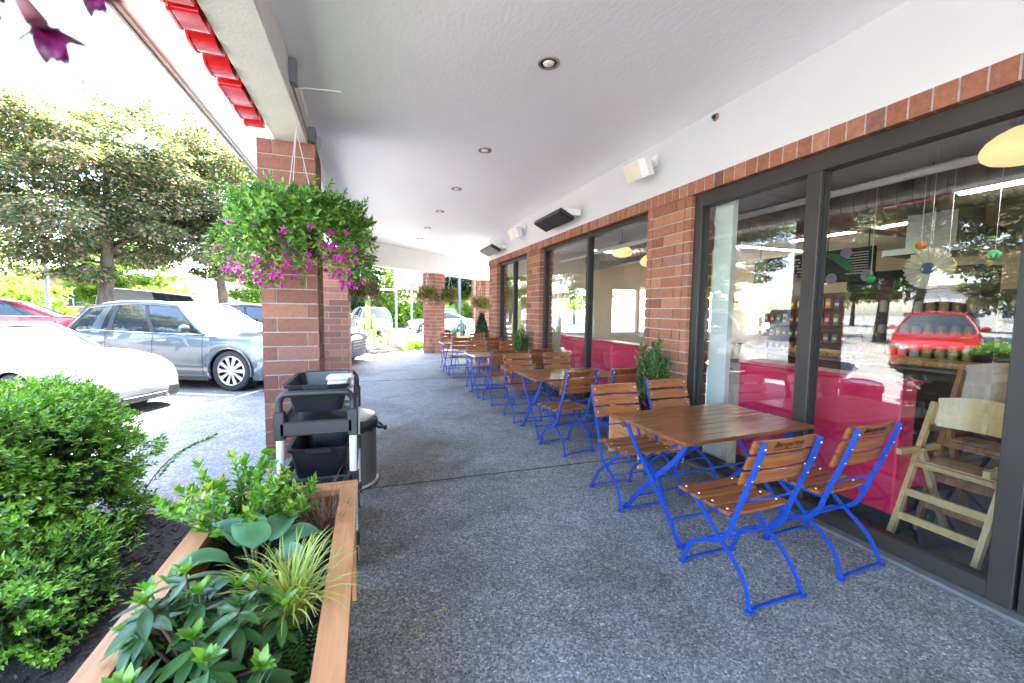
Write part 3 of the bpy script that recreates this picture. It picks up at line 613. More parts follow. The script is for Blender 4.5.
# more cafe furniture seen dimly
M_isteel = plain('case_steel', (.35, .33, .3), .35, .6)
t = thing('deli_counter', 'long deli counter with warm lit food display under the shelf', 'counter', (6.9, 2.6, 0))
a = MB(); a.box(0, .7, 0, 3, 0, .85); a.build('body', M_dkwood, t); a = MB(); a.box(-.03, .73, -.03, 3.03, .851, .89, bev=.01); a.build('worktop', M_isteel, t)
a = MB(); a.box(.05, .6, .2, 2.8, .9, .98, bev=.02); a.build('bread_tray', plain('bread', (.55, .32, .12), .7, var=.5, scale=18), t)
M_itable = wood('cafe_table_wood', (.16, .08, .04), (.26, .14, .07), .4, .3, 0)
for i, (x, y) in enumerate(((5.2, 5.6), (7.6, 8.6), (5.4, 9.2), (9.6, 9.2))):
    t = thing('cafe_table', ['square cafe table just behind the middle counter', 'square cafe table by the end windows, deep inside', 'square cafe table near the far window', 'square cafe table at the back of the room'][i], 'table', (x, y, 0), 0, 'indoor cafe tables')
    a = MB(); a.box(-.38, .38, -.38, .38, .72, .75, bev=.008); a.build('tabletop', M_itable, t); a = MB(); a.lathe([(.24, 0), (.22, .03), (.04, .05), (.035, .7), (.12, .719)], 18); a.build('pedestal', M_frame, t, True)
a = MB(); a.box(12.9, 12.99, 7, 8, 1.3, 2.1); tag(a.build('framed_picture', M_frame), 'dark framed picture on the back wall of the cafe', 'picture')
# ------------------------------------------------------------------ fittings under the canopy
for i, (x, y, lab) in enumerate(((1.35, 3.13, 'largest round recessed downlight in the white ceiling, nearest the camera'), (1.35, 5.03, 'second recessed downlight along the ceiling from the camera'), (1.35, 6.75, 'third recessed downlight along the ceiling from the camera'), (1.35, 8.4, 'fourth recessed downlight along the ceiling from the camera'), (1.35, 10.22, 'fifth recessed downlight along the ceiling from the camera'), (1.35, 11.82, 'recessed downlight at the end of the straight row'), (2.42, 12.8, 'recessed downlight just beyond the end of the row, towards the corner'), (3.58, 14.12, 'farthest recessed downlight, round the building corner'))):
    t = thing('downlight', lab, 'downlight', (x, y, 3.51), 0, 'recessed ceiling downlights')
    MB().lathe([(.085, 0), (.085, -.008), (.068, -.01), (.068, -.003)], 28, cap=False).build('trim_ring', M_trim, t, 'all')
    MB().lathe([(.067, -.002), (.001, -.0035)], 28, cap=False).build('reflector', M_frame, t, 'all')
    MB().lathe([(.045, -.004), (.04, -.013), (.02, -.019), (.001, -.02)], 20, cap=False).build('bulb', M_white, t, 'all')
def speaker(y, lab):
    t = thing('wall_speaker', lab, 'speaker', (3.15, y, 3.3), R(90), 'cream wall speakers')
    M = Matrix.Rotation(R(-22), 4, 'X') @ Matrix.Translation((0, .24, -.02))
    a = MB(); a.prism([(-.14, .0), (.14, .0), (.16, .08), (.1, .2), (-.1, .2), (-.16, .08)], -.1, .1, M=M @ Matrix.Rotation(R(180), 4, 'Z') @ Matrix.Translation((0, -.09, 0))); a.build('cabinet', M_white, t)
    a = MB(); a.box(-.135, .135, .09, .1, -.09, .09, M=M, bev=.004); a.build('grille', M_cream, t)
    a = MB(); a.tube([(0, 0, .02), (0, .12, .02)], .018); a.box(-.05, .05, .0, .012, -.04, .08); a.build('bracket', M_white, t)
speaker(4.15, 'cream wall speaker above the brick pier, nearer one'); speaker(8.4, 'cream wall speaker between the two black heaters')
def heater(y, lab):
    t = thing('patio_heater', lab, 'heater', (3.14, y, 3.0), R(90), 'black infrared heaters on the white wall')
    M = Matrix.Translation((0, .27, .05)) @ Matrix.Rotation(R(27), 4, 'X')
    a = MB(); a.box(-.52, .52, -.14, .14, -.035, .035, M=M, bev=.012); a.build('casing', M_black, t)
    a = MB(); a.box(-.5, .5, -.125, .125, -.04, -.036, M=M); a.build('emitter_plate', M_frame_in, t)
    for x in (-.45, .05):
        a = MB(); a.box(x, x + .16, .0, .25, .06, .16, bev=.01); a.build('bracket', M_white, t)
heater(6.35, 'black slab heater on white brackets above the middle window'); heater(10.1, 'black slab heater over the far window beside the corner')
t = thing('sensor', 'small round rusty sensor socket high on the white wall', 'sensor', (3.15, 3.26, 3.44), 0)
MB().lathe([(.035, 0), (.035, .012), (.02, .02), (.001, .03)], 18, M=Matrix.Rotation(R(-90), 4, 'Y')).build('rim', plain('rust_ring', (.3, .16, .07), .7), t, 'all'); MB().lathe([(.02, .02), (.018, .04), (.001, .045)], 14, M=Matrix.Rotation(R(-90), 4, 'Y')).build('lens', M_frame_in, t, 'all')
# boxes and conduit on the inner face of the near beam
bx = -.565
t = thing('junction_box', 'slim grey electric box high on the beam, upper one with conduit', 'electric box', (bx, 3.78, 3.3), 0, 'grey electric boxes on the beam')
a = MB(); a.box(0, .05, -.05, .05, .02, .2, bev=.005); a.build('housing', M_darksteel, t); a = MB(); a.tube([(.02, 0, .02), (.02, .05, -.0), (.02, .7, -.03), (.02, 1.0, -.06)], .009); a.build('conduit', M_trim, t, True)
t = thing('junction_box', 'grey box with round cover at the top of the brick column', 'electric box', (bx, 4.78, 3.25), 0, 'grey electric boxes on the beam')
a = MB(); a.box(0, .07, 0, .17, 0, .15, bev=.008); a.build('housing', M_darksteel, t); a = MB(); a.lathe([(.07, 0), (.07, .05), (.05, .07), (.001, .075)], 20, M=Matrix.Translation((.03, .26, .09)) @ Matrix.Rotation(R(90), 4, 'Y')); a.build('lamp_cover', M_clear, t, 'all')
a = MB(); a.tube([(.02, .05, .15), (.02, -.2, .2), (.02, -.6, .225), (.05, -.62, .23), (.35, -.62, .25)], .008); a.build('conduit', M_white, t, True)
# red channel letters on the street face of the beam, seen from behind and below
ed = [2.25, 2.85, 3.09, 3.38, 3.68, 4.05, 4.33, 4.5]; shp = [0, 0, 1, 1, 0, 2, 2]; ordn = ['nearest', 'second nearest', 'third', 'fourth', 'fifth', 'sixth', 'farthest']
for i in range(7):
    y0, y1 = ed[i] + .03, ed[i + 1] - .01; w = y1 - y0
    t = thing('sign_letter', f'red sign letter on the beam edge, {ordn[i]} of the seven', 'sign letter', (-.87, y0, 3.2), 0, 'red sign letters along the beam')
    rr = [.02, .09, .05][shp[i]]; pl = []
    for cy_, cz, a0 in ((w - rr, .42 - rr, 0), (rr, .42 - rr, 90), (rr, rr, 180), (w - rr, rr, 270)):
        for q in range(5): aa = R(a0 + q * 22.5); pl.append((cy_ + rr * math.cos(aa), cz + rr * math.sin(aa)))
    Mx = Matrix(((0, 0, -1, -.01), (1, 0, 0, 0), (0, 1, 0, 0), (0, 0, 0, 1)))
    a = MB(); a.prism(pl, 0, .135, M=Mx); a.build('return', M_redsign, t, True)
    a = MB(); a.prism([(w / 2 + (p - w / 2) * 1.03, .21 + (q - .21) * 1.03) for p, q in pl], .136, .15, M=Mx); a.build('face', M_redsign, t)
# ------------------------------------------------------------------ chairs and tables
def smooth_path(pts, n=5):
    P = [Vector(p) for p in pts]; o = []
    for i in range(len(P) - 1):
        a, b, c, d = P[max(i - 1, 0)], P[i], P[i + 1], P[min(i + 2, len(P) - 1)]
        for k in range(n):
            t = k / n; o.append(.5 * ((2 * b) + (c - a) * t + (2 * a - 5 * b + 4 * c - d) * t * t + (3 * b - a - 3 * c + d) * t ** 3))
    return o + [P[-1]]
def make_chair():
    t = thing('folding_chair', 'x', 'chair')
    for sx in (-.205, .205):
        up = [(sx, -.275, .925), (sx, -.22, .74), (sx, -.13, .48), (sx, -.095, .37), (sx, -.03, .29), (sx, .08, .235), (sx, .165, .175), (sx, .21, .09), (sx, .235, .012)]
        MB().tube(smooth_path(up), .01, flat=(.011, .026)).build('back_frame', M_blue, t)
        s2 = sx * .9
        lg = [(s2, .29, .465), (s2, .2, .455), (s2, .1, .385), (s2, -.02, .285), (s2, -.13, .2), (s2, -.19, .13), (s2 * 1.05, -.225, .05), (s2 * 1.08, -.24, .012)]
        MB().tube(smooth_path(lg), .01, flat=(.01, .022)).build('leg', M_blue, t)
    for y, hw in ((.235, .205), (-.24, .2)):
        a = MB(); a.tube([(-hw, y, .012), (-hw * .6, y, .022), (hw * .6, y, .022), (hw, y, .012)], .01, flat=(.02, .009))
        for sx in (-hw, hw): a.box(sx - .018, sx + .018, y - .016, y + .016, .0005, .012)
        a.build('foot_bar', M_blue, t)
    a = MB()
    a.tube([(-.2, -.165, .585), (-.1, -.185, .58), (.1, -.185, .58), (.2, -.165, .585)], .006, 6)
    for sx in (-.19, .19): a.tube([(sx, -.12, .455), (sx, .28, .458)], .008, flat=(.008, .022))
    a.tube([(-.185, -.02, .287), (.185, -.02, .287)], .006, 6); a.tube([(-.2, .09, .235), (.2, .09, .235)], .006, 6)
    a.build('seat_frame', M_blue, t)
    for q in range(4):
        y0 = -.105 + q * .104; a = MB()
        z = lambda x: .474 - .012 * math.cos(x / .23 * 1.3)
        for i in range(10):
            xa, xb = -.23 + .046 * i, -.23 + .046 * (i + 1)
            if i == 0: a.add([(xa, y0, z(xa)), (xa, y0 + .07, z(xa)), (xa, y0 + .07, z(xa) + .017), (xa, y0, z(xa) + .017)], [(0, 1, 2, 3)])
            a.add([(xb, y0, z(xb)), (xb, y0 + .07, z(xb)), (xb, y0 + .07, z(xb) + .017), (xb, y0, z(xb) + .017)], [(0, 1, 2, 3)] if i == 9 else [])
            k = a.n; o4, n4 = (k - 8, k - 4) if i else (k - 8, k - 4)
            a.f += [(o4 + e, o4 + (e + 1) % 4, n4 + (e + 1) % 4, n4 + e) for e in range(4)]; a.m += [0] * 4
        sl_ = a.build('seat_slat', M_slat, t)
        b = MB()
        for sx in (-.19, .19): b.lathe([(.007, 0), (.006, .003), (.001, .004)], 8, M=Matrix.Translation((sx, y0 + .045, z(sx) + .017)))
        b.build('screw', M_screw, sl_)
    for q in range(3):
        zb = .665 + q * .094; f = lambda z_: -.128 - (z_ - .48) * .325 + .012
        a = MB(); yb = lambda x: .02 * math.cos(x / .225 * 1.5)
        prev = None
        for i in range(11):
            x = -.225 + .045 * i; s4 = []
            for dz, dy in ((0, 0), (0, .018), (.074, .018), (.074, 0)):
                zz = zb + dz; s4.append((x, f(zz) + dy - yb(x) + .017, zz))
            a.add(s4, [(0, 1, 2, 3)] if i in (0, 10) else [])
            if i: k = a.n; a.f += [(k - 8 + e, k - 8 + (e + 1) % 4, k - 4 + (e + 1) % 4, k - 4 + e) for e in range(4)]; a.m += [0] * 4
        sl_ = a.build('back_slat', M_slat, t)
        b = MB()
        for sx in (-.205, .205):
            zz = zb + .041; b.lathe([(.006, 0), (.006, .006), (.001, .009)], 8, M=Matrix.Translation((sx, f(zz) - .026, zz)) @ Matrix.Rotation(R(90), 4, 'X'))
            b.lathe([(.007, 0), (.005, .004), (.001, .005)], 8, M=Matrix.Translation((sx, f(zz) + .029, zz)) @ Matrix.Rotation(R(-90), 4, 'X'))
        b.build('screw', M_screw, sl_)
    return t
ch0 = make_chair(); first = [True]
def put_chair(x, y, rz, lab, text=False):
    if first[0]: c = ch0; first[0] = False
    else: c = copy_tree(ch0)
    c.location = (x, y, .002); c.rotation_euler.z = R(rz); tag(c, lab, 'chair', 'blue framed folding chairs along the cafe windows')
    if text:
        sl_ = [k for k in c.children if k.name.startswith('back_slat')][2]
        tm = text_mesh('Biergarten', .05); tm.materials.append(M_ink); o = link('lettering', tm, sl_)
        zz = .665 + 2 * .094 + .048; yy = -.128 - (zz - .48) * .325 + .012 - .0035
        o.matrix_local = Matrix.Translation((0, yy - .0015, zz)) @ Matrix.Rotation(R(18), 4, 'X') @ Matrix.Rotation(R(90), 4, 'X')
        b = MB(); b.box(-.1, .1, -.0006, .0006, -.0025, .0025, M=Matrix.Translation((0, yy + .009, zz - .031)) @ Matrix.Rotation(R(18), 4, 'X')); b.build('underline', M_ink, sl_)
    return c
def make_table():
    t = thing('folding_table', 'x', 'table'); L, Wd = 1.25, .8
    a = MB()
    for i in range(8): y0 = -Wd / 2 + i * .1; a.box(-L / 2, L / 2, y0 + .002, y0 + .098, .73, .757, bev=.004)
    a.build('tabletop', M_tab, t)
    a = MB()
    for x in (-.5, 0, .5): a.box(x - .02, x + .02, -.36, .36, .705, .7295)
    a.build('batten', M_blue, t)
    for sx in (-.52, .52):
        for sg in (-1, 1):
            xo = sx + .012 * sg
            MB().tube(smooth_path([(xo, -.3 * sg, .704), (xo, -.2 * sg, .56), (xo, .0, .36), (xo, .2 * sg, .14), (xo, .26 * sg, .06), (xo, .31 * sg, .012)], 4), .012, flat=(.012, .034)).build('leg', M_blue, t)
    for sg in (-1, 1):
        a = MB(); a.tube([(-.53, .2 * sg, .14), (.53, .2 * sg, .14)], .009, 8); a.tube([(-.56, .31 * sg, .012), (-.48, .31 * sg, .012)], .01, flat=(.025, .01)); a.tube([(.48, .31 * sg, .012), (.56, .31 * sg, .012)], .01, flat=(.025, .01)); a.build('stretcher', M_blue, t)
    a = MB(); a.tube([(-.52, 0, .36), (.52, 0, .36)], .008, 8); a.build('axle', M_blue, t); return t
tb0 = make_table()
for i, (x, y, rz, lab) in enumerate(((2.475, 2.49, 3, 'nearest slatted wood table with blue crossed legs by the wide window'), (2.48, 4.9, 0, 'second slatted wood table from the camera, before the middle window'), (2.35, 7.4, 1, 'third slatted wood table, by the far brick pier'), (2.3, 10.25, 0, 'farthest slatted wood table near the building corner'))):
    o = tb0 if i == 0 else copy_tree(tb0)
    o.location = (x, y, 0.002); o.rotation_euler.z = R(rz); tag(o, lab, 'table', 'slatted tables along the cafe windows')
for x, y, rz, lab, tx in (
    (2.075, 1.795, 1, 'nearest folding chair, Biergarten on its back, walkway side of the first table', 1),
    (2.83, 1.84, 3, 'folding chair lettered Biergarten between the first table and the red window', 1),
    (2.075, 2.95, 180, 'folding chair facing the camera across the first table, on its walkway side', 0),
    (2.74, 3.06, 182, 'folding chair facing the camera across the first table, beside the evergreen', 0),
    (2.14, 4.24, 11, 'folding chair turned slightly, back to camera, at the second table walkway corner', 0),
    (2.8, 4.3, 3, 'folding chair with back to camera, second table, next to the window', 0),
    (2.1, 5.6, 181, 'folding chair facing the camera across the second table, walkway side', 0),
    (2.76, 5.66, 178, 'folding chair facing the camera across the second table, window side', 0),
    (2.08, 6.72, 2, 'folding chair with back to camera at the third table, walkway side', 0),
    (2.79, 6.76, -2, 'folding chair with back to camera at the third table, window side', 0),
    (2.08, 8.06, 181, 'folding chair facing the camera across the third table, walkway side', 0),
    (2.79, 8.07, 178, 'folding chair facing the camera across the third table, window side', 0),
    (2.0, 9.6, 2, 'folding chair with back to camera at the farthest table, walkway side', 0),
    (2.75, 9.6, 0, 'folding chair with back to camera at the farthest table, window side', 0),
    (2.02, 10.95, 180, 'folding chair facing the camera at the farthest table, walkway side', 0),
    (2.82, 10.95, 178, 'folding chair facing the camera at the farthest table, window side', 0)):
    put_chair(x, y, rz, lab, tx)
# ------------------------------------------------------------------ foreground planter
t = thing('planter_box', 'long cedar planter box full of mixed leafy plants in the foreground', 'planter', (0, 0, 0))
PX0, PX1, PY0, PY1, PZ = -.735, -.07, .98, 2.42, .62
a = MB()
a.add([(PX1 - .085, PY0 + .085, PZ), (PX1, PY0, PZ), (PX1, PY1, PZ), (PX1 - .085, PY1 - .1, PZ)] + [(PX1 - .085, PY0 + .085, PZ - .035), (PX1, PY0, PZ - .035), (PX1, PY1, PZ - .035), (PX1 - .085, PY1 - .1, PZ - .035)], [(0, 1, 2, 3), (4, 5, 6, 7), (0, 1, 5, 4), (1, 2, 6, 5), (2, 3, 7, 6), (3, 0, 4, 7)]); a.build('rim_board', M_cedar, t)
a = MB()
a.add([(PX0 + .085, PY0 + .085, PZ), (PX0, PY0, PZ), (PX0, PY1, PZ), (PX0 + .085, PY1 - .1, PZ)] + [(PX0 + .085, PY0 + .085, PZ - .035), (PX0, PY0, PZ - .035), (PX0, PY1, PZ - .035), (PX0 + .085, PY1 - .1, PZ - .035)], [(0, 1, 2, 3), (4, 5, 6, 7), (0, 1, 5, 4), (1, 2, 6, 5), (2, 3, 7, 6), (3, 0, 4, 7)]); a.build('rim_board', M_cedar, t)
e = .0015
for ya, yb in ((PY1, PY1 - .1), (PY0, PY0 + .085)):
    s_ = e if yb > ya else -e
    a = MB(); a.add([(PX0 + e, ya, PZ), (PX1 - e, ya, PZ), (PX1 - .085 - e, yb, PZ), (PX0 + .085 + e, yb, PZ)] + [(PX0 + e, ya, PZ - .035), (PX1 - e, ya, PZ - .035), (PX1 - .085 - e, yb, PZ - .035), (PX0 + .085 + e, yb, PZ - .035)], [(0, 1, 2, 3), (4, 5, 6, 7), (0, 1, 5, 4), (1, 2, 6, 5), (2, 3, 7, 6), (3, 0, 4, 7)]); a.build('rim_board', M_cedar_x, t)
for x0, x1 in ((PX1 - .06, PX1 - .035), (PX0 + .035, PX0 + .06)):
    a = MB()
    for z0 in (.16, .31, .46): a.box(x0, x1, PY0 + .06, PY1 - .06, z0, z0 + .121 if z0 > .4 else z0 + .145, bev=.004)
    a.build('side_panel', M_cedar, t)
for y0, y1 in ((PY0 + .035, PY0 + .06), (PY1 - .06, PY1 - .035)):
    a = MB()
    for z0 in (.16, .31, .46): a.box(PX0 + .062, PX1 - .062, y0, y1, z0, z0 + .121 if z0 > .4 else z0 + .145, bev=.004)
    a.build('end_panel', M_cedar_x, t)
for x in (PX0 + .012, PX1 - .034):
    for y in (PY0 + .02, PY1 - .14): a = MB(); a.box(x, x + .022, y, y + .1, .002, .584, bev=.003); a.build('leg', M_cedar_z, t)
a = MB(); a.patch(lambda u, v: (PX0 + .062 + u * (PX1 - PX0 - .124), PY0 + .062 + v * (PY1 - PY0 - .124), .45 + .02 * math.sin(9 * u) * math.cos(11 * v)), 12, 24); a.build('soil', M_soil, t)
# --- plants in it
def leaf_blade(mb, base, d, up, L, W, curl=.4, n=7, fold=.25, mat=0, wave=0, shape=lambda u: math.sin(PI * min(1, u ** .8 * .98 + .02)) ** .8):
    """a broad leaf modelled as a curved, folded strip"""
    d = Vector(d).normalized(); up = Vector(up); s_ = d.cross(up).normalized(); nrm = s_.cross(d).normalized(); p = Vector(base); vs = []; ang = 0
    for i in range(n + 1):
        u = i / n; w = W / 2 * max(.02, shape(u)); t_ = d * math.cos(ang) - nrm * math.sin(ang); nn = nrm * math.cos(ang) + d * math.sin(ang)
        wv = wave * math.sin(u * 11)
        vs += [p - s_ * w + nn * (w * fold + wv * w), p - s_ * w * .5 + nn * w * fold * .6, p, p + s_ * w * .5 + nn * w * fold * .6, p + s_ * w + nn * (w * fold - wv * w)]
        p = p + t_ * L / n; ang += curl / n * 1.4
    fs = [(i * 5 + q, i * 5 + q + 1, i * 5 + q + 6, i * 5 + q + 5) for i in range(n) for q in range(4)]
    mb.add(vs, fs, mat)
def ribbed_leaf(mb, base, d, up, L, W, curl, n=14, m=16):
    d = Vector(d).normalized(); up = Vector(up); s_ = d.cross(up).normalized(); nrm = s_.cross(d).normalized(); p = Vector(base); vs = []; ang = 0
    for i in range(n + 1):
        u = i / n; w = W / 2 * max(.015, math.sin(PI * min(1, u ** .62)) ** .8); t_ = d * math.cos(ang) - nrm * math.sin(ang); nn = nrm * math.cos(ang) + d * math.sin(ang)
        for k in range(m + 1):
            v = 2 * k / m - 1; rib = .0035 * (1 if k % 2 else -1) * math.sin(PI * min(1, u * 1.05)) * (1 - abs(v) ** 4); vs.append(p + s_ * w * v + nn * (w * .42 * abs(v) ** 1.5 + rib + .004 * math.sin(u * 9 + v * 3)))
        p = p + t_ * L / n; ang += curl / n * 1.4
    mb.add(vs, [(i * (m + 1) + q, i * (m + 1) + q + 1, (i + 1) * (m + 1) + q + 1, (i + 1) * (m + 1) + q) for i in range(n) for q in range(m)])
# variegated euonymus at the far end
t = thing('variegated_shrub', 'bright green variegated shrub at the far corner of the cedar planter', 'plant', (-.55, 2.1, .45), 0, 'plants in the cedar planter')
lb = LB(); st = MB()
for i in range(80):
    th = rng.uniform(0, 2 * PI); rr = .3 * math.sqrt(rng.uniform(0, 1)); tip = np.array([rr * math.cos(th) * .95, rr * math.sin(th) * .8, rng.uniform(.16, .43) * (1.15 - rr * 1.1)])
    b0 = np.array([rng.uniform(-.06, .06), rng.uniform(-.06, .06), 0]); mid = (b0 + tip) / 2 + [0, 0, .04]
    st.tube([b0, mid, tip], [.004, .003, .0015], 5)
    for f in np.linspace(.35, 1, 5):
        c = (1 - f) * mid + f * tip if f > .5 else mid; ax = nv(tip - b0 + np.array([0, 0, .15])); sprigs(lb, [c], [ax], 3, .042, .024, 1.0, 0, .6)
    sprigs(lb, [tip], [nv(tip - b0 + np.array([0, 0, .3]))], 5, .045, .026, .7, 0, .5)
st.build('stem', M_stem, t, 'all'); lb.build('foliage', LF_var, t)
# bronze sedge
def tuft(name, lab, loc, n, L, W, mat, spread, sag, hgt=.6, seg=7, group='plants in the cedar planter', cat='grass'):
    t = thing(name, lab, cat, loc, 0, group); mb = MB()
    for i in range(n):
        th = rng.uniform(0, 2 * PI); out = Vector((math.cos(th), math.sin(th), 0)); l = L * rng.uniform(.6, 1.1); p = Vector((rng.normal() * .02, rng.normal() * .02, 0)); lean = rng.uniform(.1, spread); vs = []
        sd = Vector((-out.y, out.x, 0)); w0 = W * rng.uniform(.7, 1.1)
        for k in range(seg + 1):
            u = k / seg; a_ = lean + sag * u * u * rng.uniform(.9, 1.1); w = w0 * (1 - u ** 2) * .5 + .0003
            vs += [p - sd * w, p + sd * w]; p = p + (out * math.sin(a_) + Vector((0, 0, 1)) * math.cos(a_)) * l / seg
        mb.add(vs, [(2 * k, 2 * k + 1, 2 * k + 3, 2 * k + 2) for k in range(seg)])
    mb.build('blades', mat, t, 'all'); return t
tuft('bronze_sedge', 'thin brown sedge tuft in the planter corner nearest the cart', (-.2, 2.05, .45), 240, .36, .004, LF_brown, 1.0, 1.2)
tuft('golden_grass', 'yellow striped grass clump spilling over the planter edge', (-.27, 1.53, .5), 190, .32, .010, LF_gold, .8, 1.45)
# hosta
t = thing('hosta', 'blue green hosta with big ribbed leaves mid planter', 'plant', (-.43, 1.79, .5), 0, 'plants in the cedar planter')
mb = MB(); st = MB()
for th, L, W_, el, cu in ((60, .22, .15, .7, .9), (150, .2, .13, 1.0, .8), (200, .24, .13, .6, .8), (265, .23, .16, 1.25, .4), (320, .22, .14, .6, 1.0), (20, .23, .15, .55, 1.0), (235, .2, .11, .25, .9), (100, .16, .1, .9, .6)):
    d = Vector((math.cos(R(th)) * math.cos(el), math.sin(R(th)) * math.cos(el), math.sin(el))); b0 = Vector((0, 0, 0)); p = d * .1 + Vector((0, 0, .06)); st.tube([b0, p], [.006, .005], 6)
    L *= .84; W_ *= .84; ribbed_leaf(mb, p, d, (0, 0, 1) if el < 1 else (math.cos(R(th)) * -1, -math.sin(R(th)), .2), L, W_, cu)
mb.build('leaf', LF_hosta, t, 'all'); st.build('stem', M_stem, t, 'all')
# rhododendron branches in front
def rhodo(loc, lab, heads, scale=1):
    t = thing('rhododendron', lab, 'shrub', loc, 0, 'plants in the cedar planter'); a = MB(); b = MB(); st = MB()
    for hx, hy, hz, new in heads:
        tip = Vector((hx, hy, hz)); st.tube([(hx * .15, hy * .15, 0), (hx * .6, hy * .6, hz * .6), tip], [.006, .005, .003], 6)
        ax = Vector((hx * .6, hy * .6, .5)).normalized(); X = ax.orthogonal().normalized(); Y = ax.cross(X)
        for q in range(24):
            th = q * 2.4; low = q < 13; tl = rng.uniform(1.35, 2.0) if low else rng.uniform(.35, .9)
            o = X * math.cos(th) + Y * math.sin(th); d = ax * math.cos(tl) + o * math.sin(tl); L = (rng.uniform(.075, .11) if low else rng.uniform(.035, .06)) * scale
            leaf_blade(a if (low or not new) else b, tip - ax * (rng.uniform(.015, .08) if low else .005), d, ax + o * .3, L, L * (.34 if low else .42), rng.uniform(.1, .5), 5, .2)
    a.build('leaf', LF_rhod, t, 'all'); b.build('new_leaf', LF_rhodn, t, 'all'); st.build('stem', M_twig, t, 'all')
rhodo((-.46, 1.34, .48), 'glossy dark green rhododendron with bright new tips at the near end of the planter', [(-.13, .16, .24, 1), (-.17, .02, .2, 1), (-.02, .05, .26, 1), (-.12, -.02, .3, 1), (.1, -.02, .24, 0), (.05, .14, .2, 1), (-.1, -.16, .18, 1), (.06, -.15, .2, 1), (.15, .06, .14, 0), (-.16, .1, .26, 1), (-.05, .2, .16, 0), (.17, -.12, .12, 1), (-.16, .07, .2, 1), (-.07, .1, .3, 1), (-.16, -.1, .14, 1), (.0, -.06, .2, 1), (.12, .12, .22, 1), (-.12, .2, .2, 1), (.2, .04, .18, 1), (-.02, -.2, .12, 0)])
t = thing('fern', 'small fine fern low beside the planter wall, right of the rhododendron', 'fern', (-.2, 1.25, .47), 0, 'plants in the cedar planter')
lb = LB()
for i in range(22):
    th = rng.uniform(0, 2 * PI); l = rng.uniform(.12, .2); f = np.linspace(.12, 1, 15); px = np.stack([math.cos(th) * l * f, math.sin(th) * l * f, .1 * np.sin(f * 2.2)], 1); d = np.array([math.cos(th), math.sin(th), .1]); s_ = np.array([-d[1], d[0], 0])
    for sg in (-1, 1): lb.leaves(px, d * .5 + s_ * sg, [0, 0, 1], .035 * (1.1 - f), .009)
lb.build('frond', LF_fern, t)
tuft('sedge', 'small green sedge beside the dark stems at the planter near corner', (-.33, 1.12, .45), 40, .2, .006, LF_fern, .9, 1.0)
# ------------------------------------------------------------------ shrubs in the bed
def shrub(name, lab, loc, rad, n, L, W_, mats, hollow=.72, group=None, lump=.12, up=.35, k=7, stems=14, flat=.0):
    t = thing(name, lab, 'shrub', loc, 0, group); lb = LB()
    d = rdir(n); d[:, 2] = np.where(d[:, 2] < -.5, -d[:, 2], d[:, 2]); d = nv(d); d = np.sign(d) * np.abs(d) ** .78
    ph = rng.uniform(0, 6, 6); bl = 1 + lump * (np.sin(d[:, 0] * 5 + ph[0]) * np.sin(d[:, 1] * 6 + ph[1]) + .7 * np.sin(d[:, 2] * 9 + d[:, 0] * 7 + ph[2]) + .5 * np.sin(d[:, 1] * 13 + d[:, 2] * 11 + ph[3]))
    rr = hollow + (1 - hollow) * rng.uniform(0, 1, n) ** .6; C = d * np.array(rad) * (rr * bl)[:, None]; C[:, 2] = np.maximum(C[:, 2], -loc[2] + .02) + 0
    A = nv(d * np.array([1, 1, .6]) + np.array([0, 0, up]) + rng.normal(size=(n, 3)) * .25)
    outer = rr > hollow + (1 - hollow) * .5
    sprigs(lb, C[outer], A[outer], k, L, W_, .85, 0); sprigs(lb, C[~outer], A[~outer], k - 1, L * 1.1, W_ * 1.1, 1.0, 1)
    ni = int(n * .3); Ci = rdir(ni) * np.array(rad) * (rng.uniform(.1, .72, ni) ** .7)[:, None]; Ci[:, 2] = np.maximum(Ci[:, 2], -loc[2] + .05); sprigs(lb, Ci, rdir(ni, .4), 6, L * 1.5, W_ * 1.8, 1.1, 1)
    lb.build('foliage', mats, t); st = MB()
    for i in range(stems):
        e_ = d[i] * np.array(rad) * .8; st.tube([(e_[0] * .1, e_[1] * .1, -loc[2]), tuple(e_ * .5 + np.array([0, 0, -loc[2] * .3])), tuple(e_)], [.012, .008, .003], 5)
    st.build('stem', M_twig, t, 'all'); return t
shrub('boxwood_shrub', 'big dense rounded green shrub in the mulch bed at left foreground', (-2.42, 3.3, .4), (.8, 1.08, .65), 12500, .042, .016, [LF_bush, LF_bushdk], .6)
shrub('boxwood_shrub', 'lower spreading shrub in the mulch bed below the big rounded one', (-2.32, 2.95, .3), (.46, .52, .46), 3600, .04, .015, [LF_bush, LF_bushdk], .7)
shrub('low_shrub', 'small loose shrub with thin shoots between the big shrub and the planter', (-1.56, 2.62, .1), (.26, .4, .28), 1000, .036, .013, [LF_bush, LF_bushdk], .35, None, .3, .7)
# long shoots that stick out of the big shrub
t = thing('sapling_shoot', 'single thin leafy shoot reaching out over the mulch from the big shrub', 'plant', (-1.72, 3.85, 0))
st = MB(); lb = LB()
pp = smooth_path([(0, 0, .02), (.12, .03, .25), (.28, .04, .42), (.46, .06, .5)], 6); st.tube(pp, np.linspace(.005, .0015, len(pp)), 5)
for p in pp[5:]: sprigs(lb, [np.array(p)], [nv(np.array([.8, .1, .4]))], 6, .05, .016, .9)
st.build('stem', M_twig, t, 'all'); lb.build('foliage', LF_bush, t)
t = thing('seedling', 'little pale green seedling on the dark mulch near the planter', 'plant', (-1.12, 1.95, -.02))
mb = MB()
for th, el in ((30, .3), (150, .35), (265, .3)):
    d = Vector((math.cos(R(th)), math.sin(R(th)), el)); leaf_blade(mb, Vector((0, 0, .06)), d, (0, 0, 1), .11, .06, .6, 6, .2)
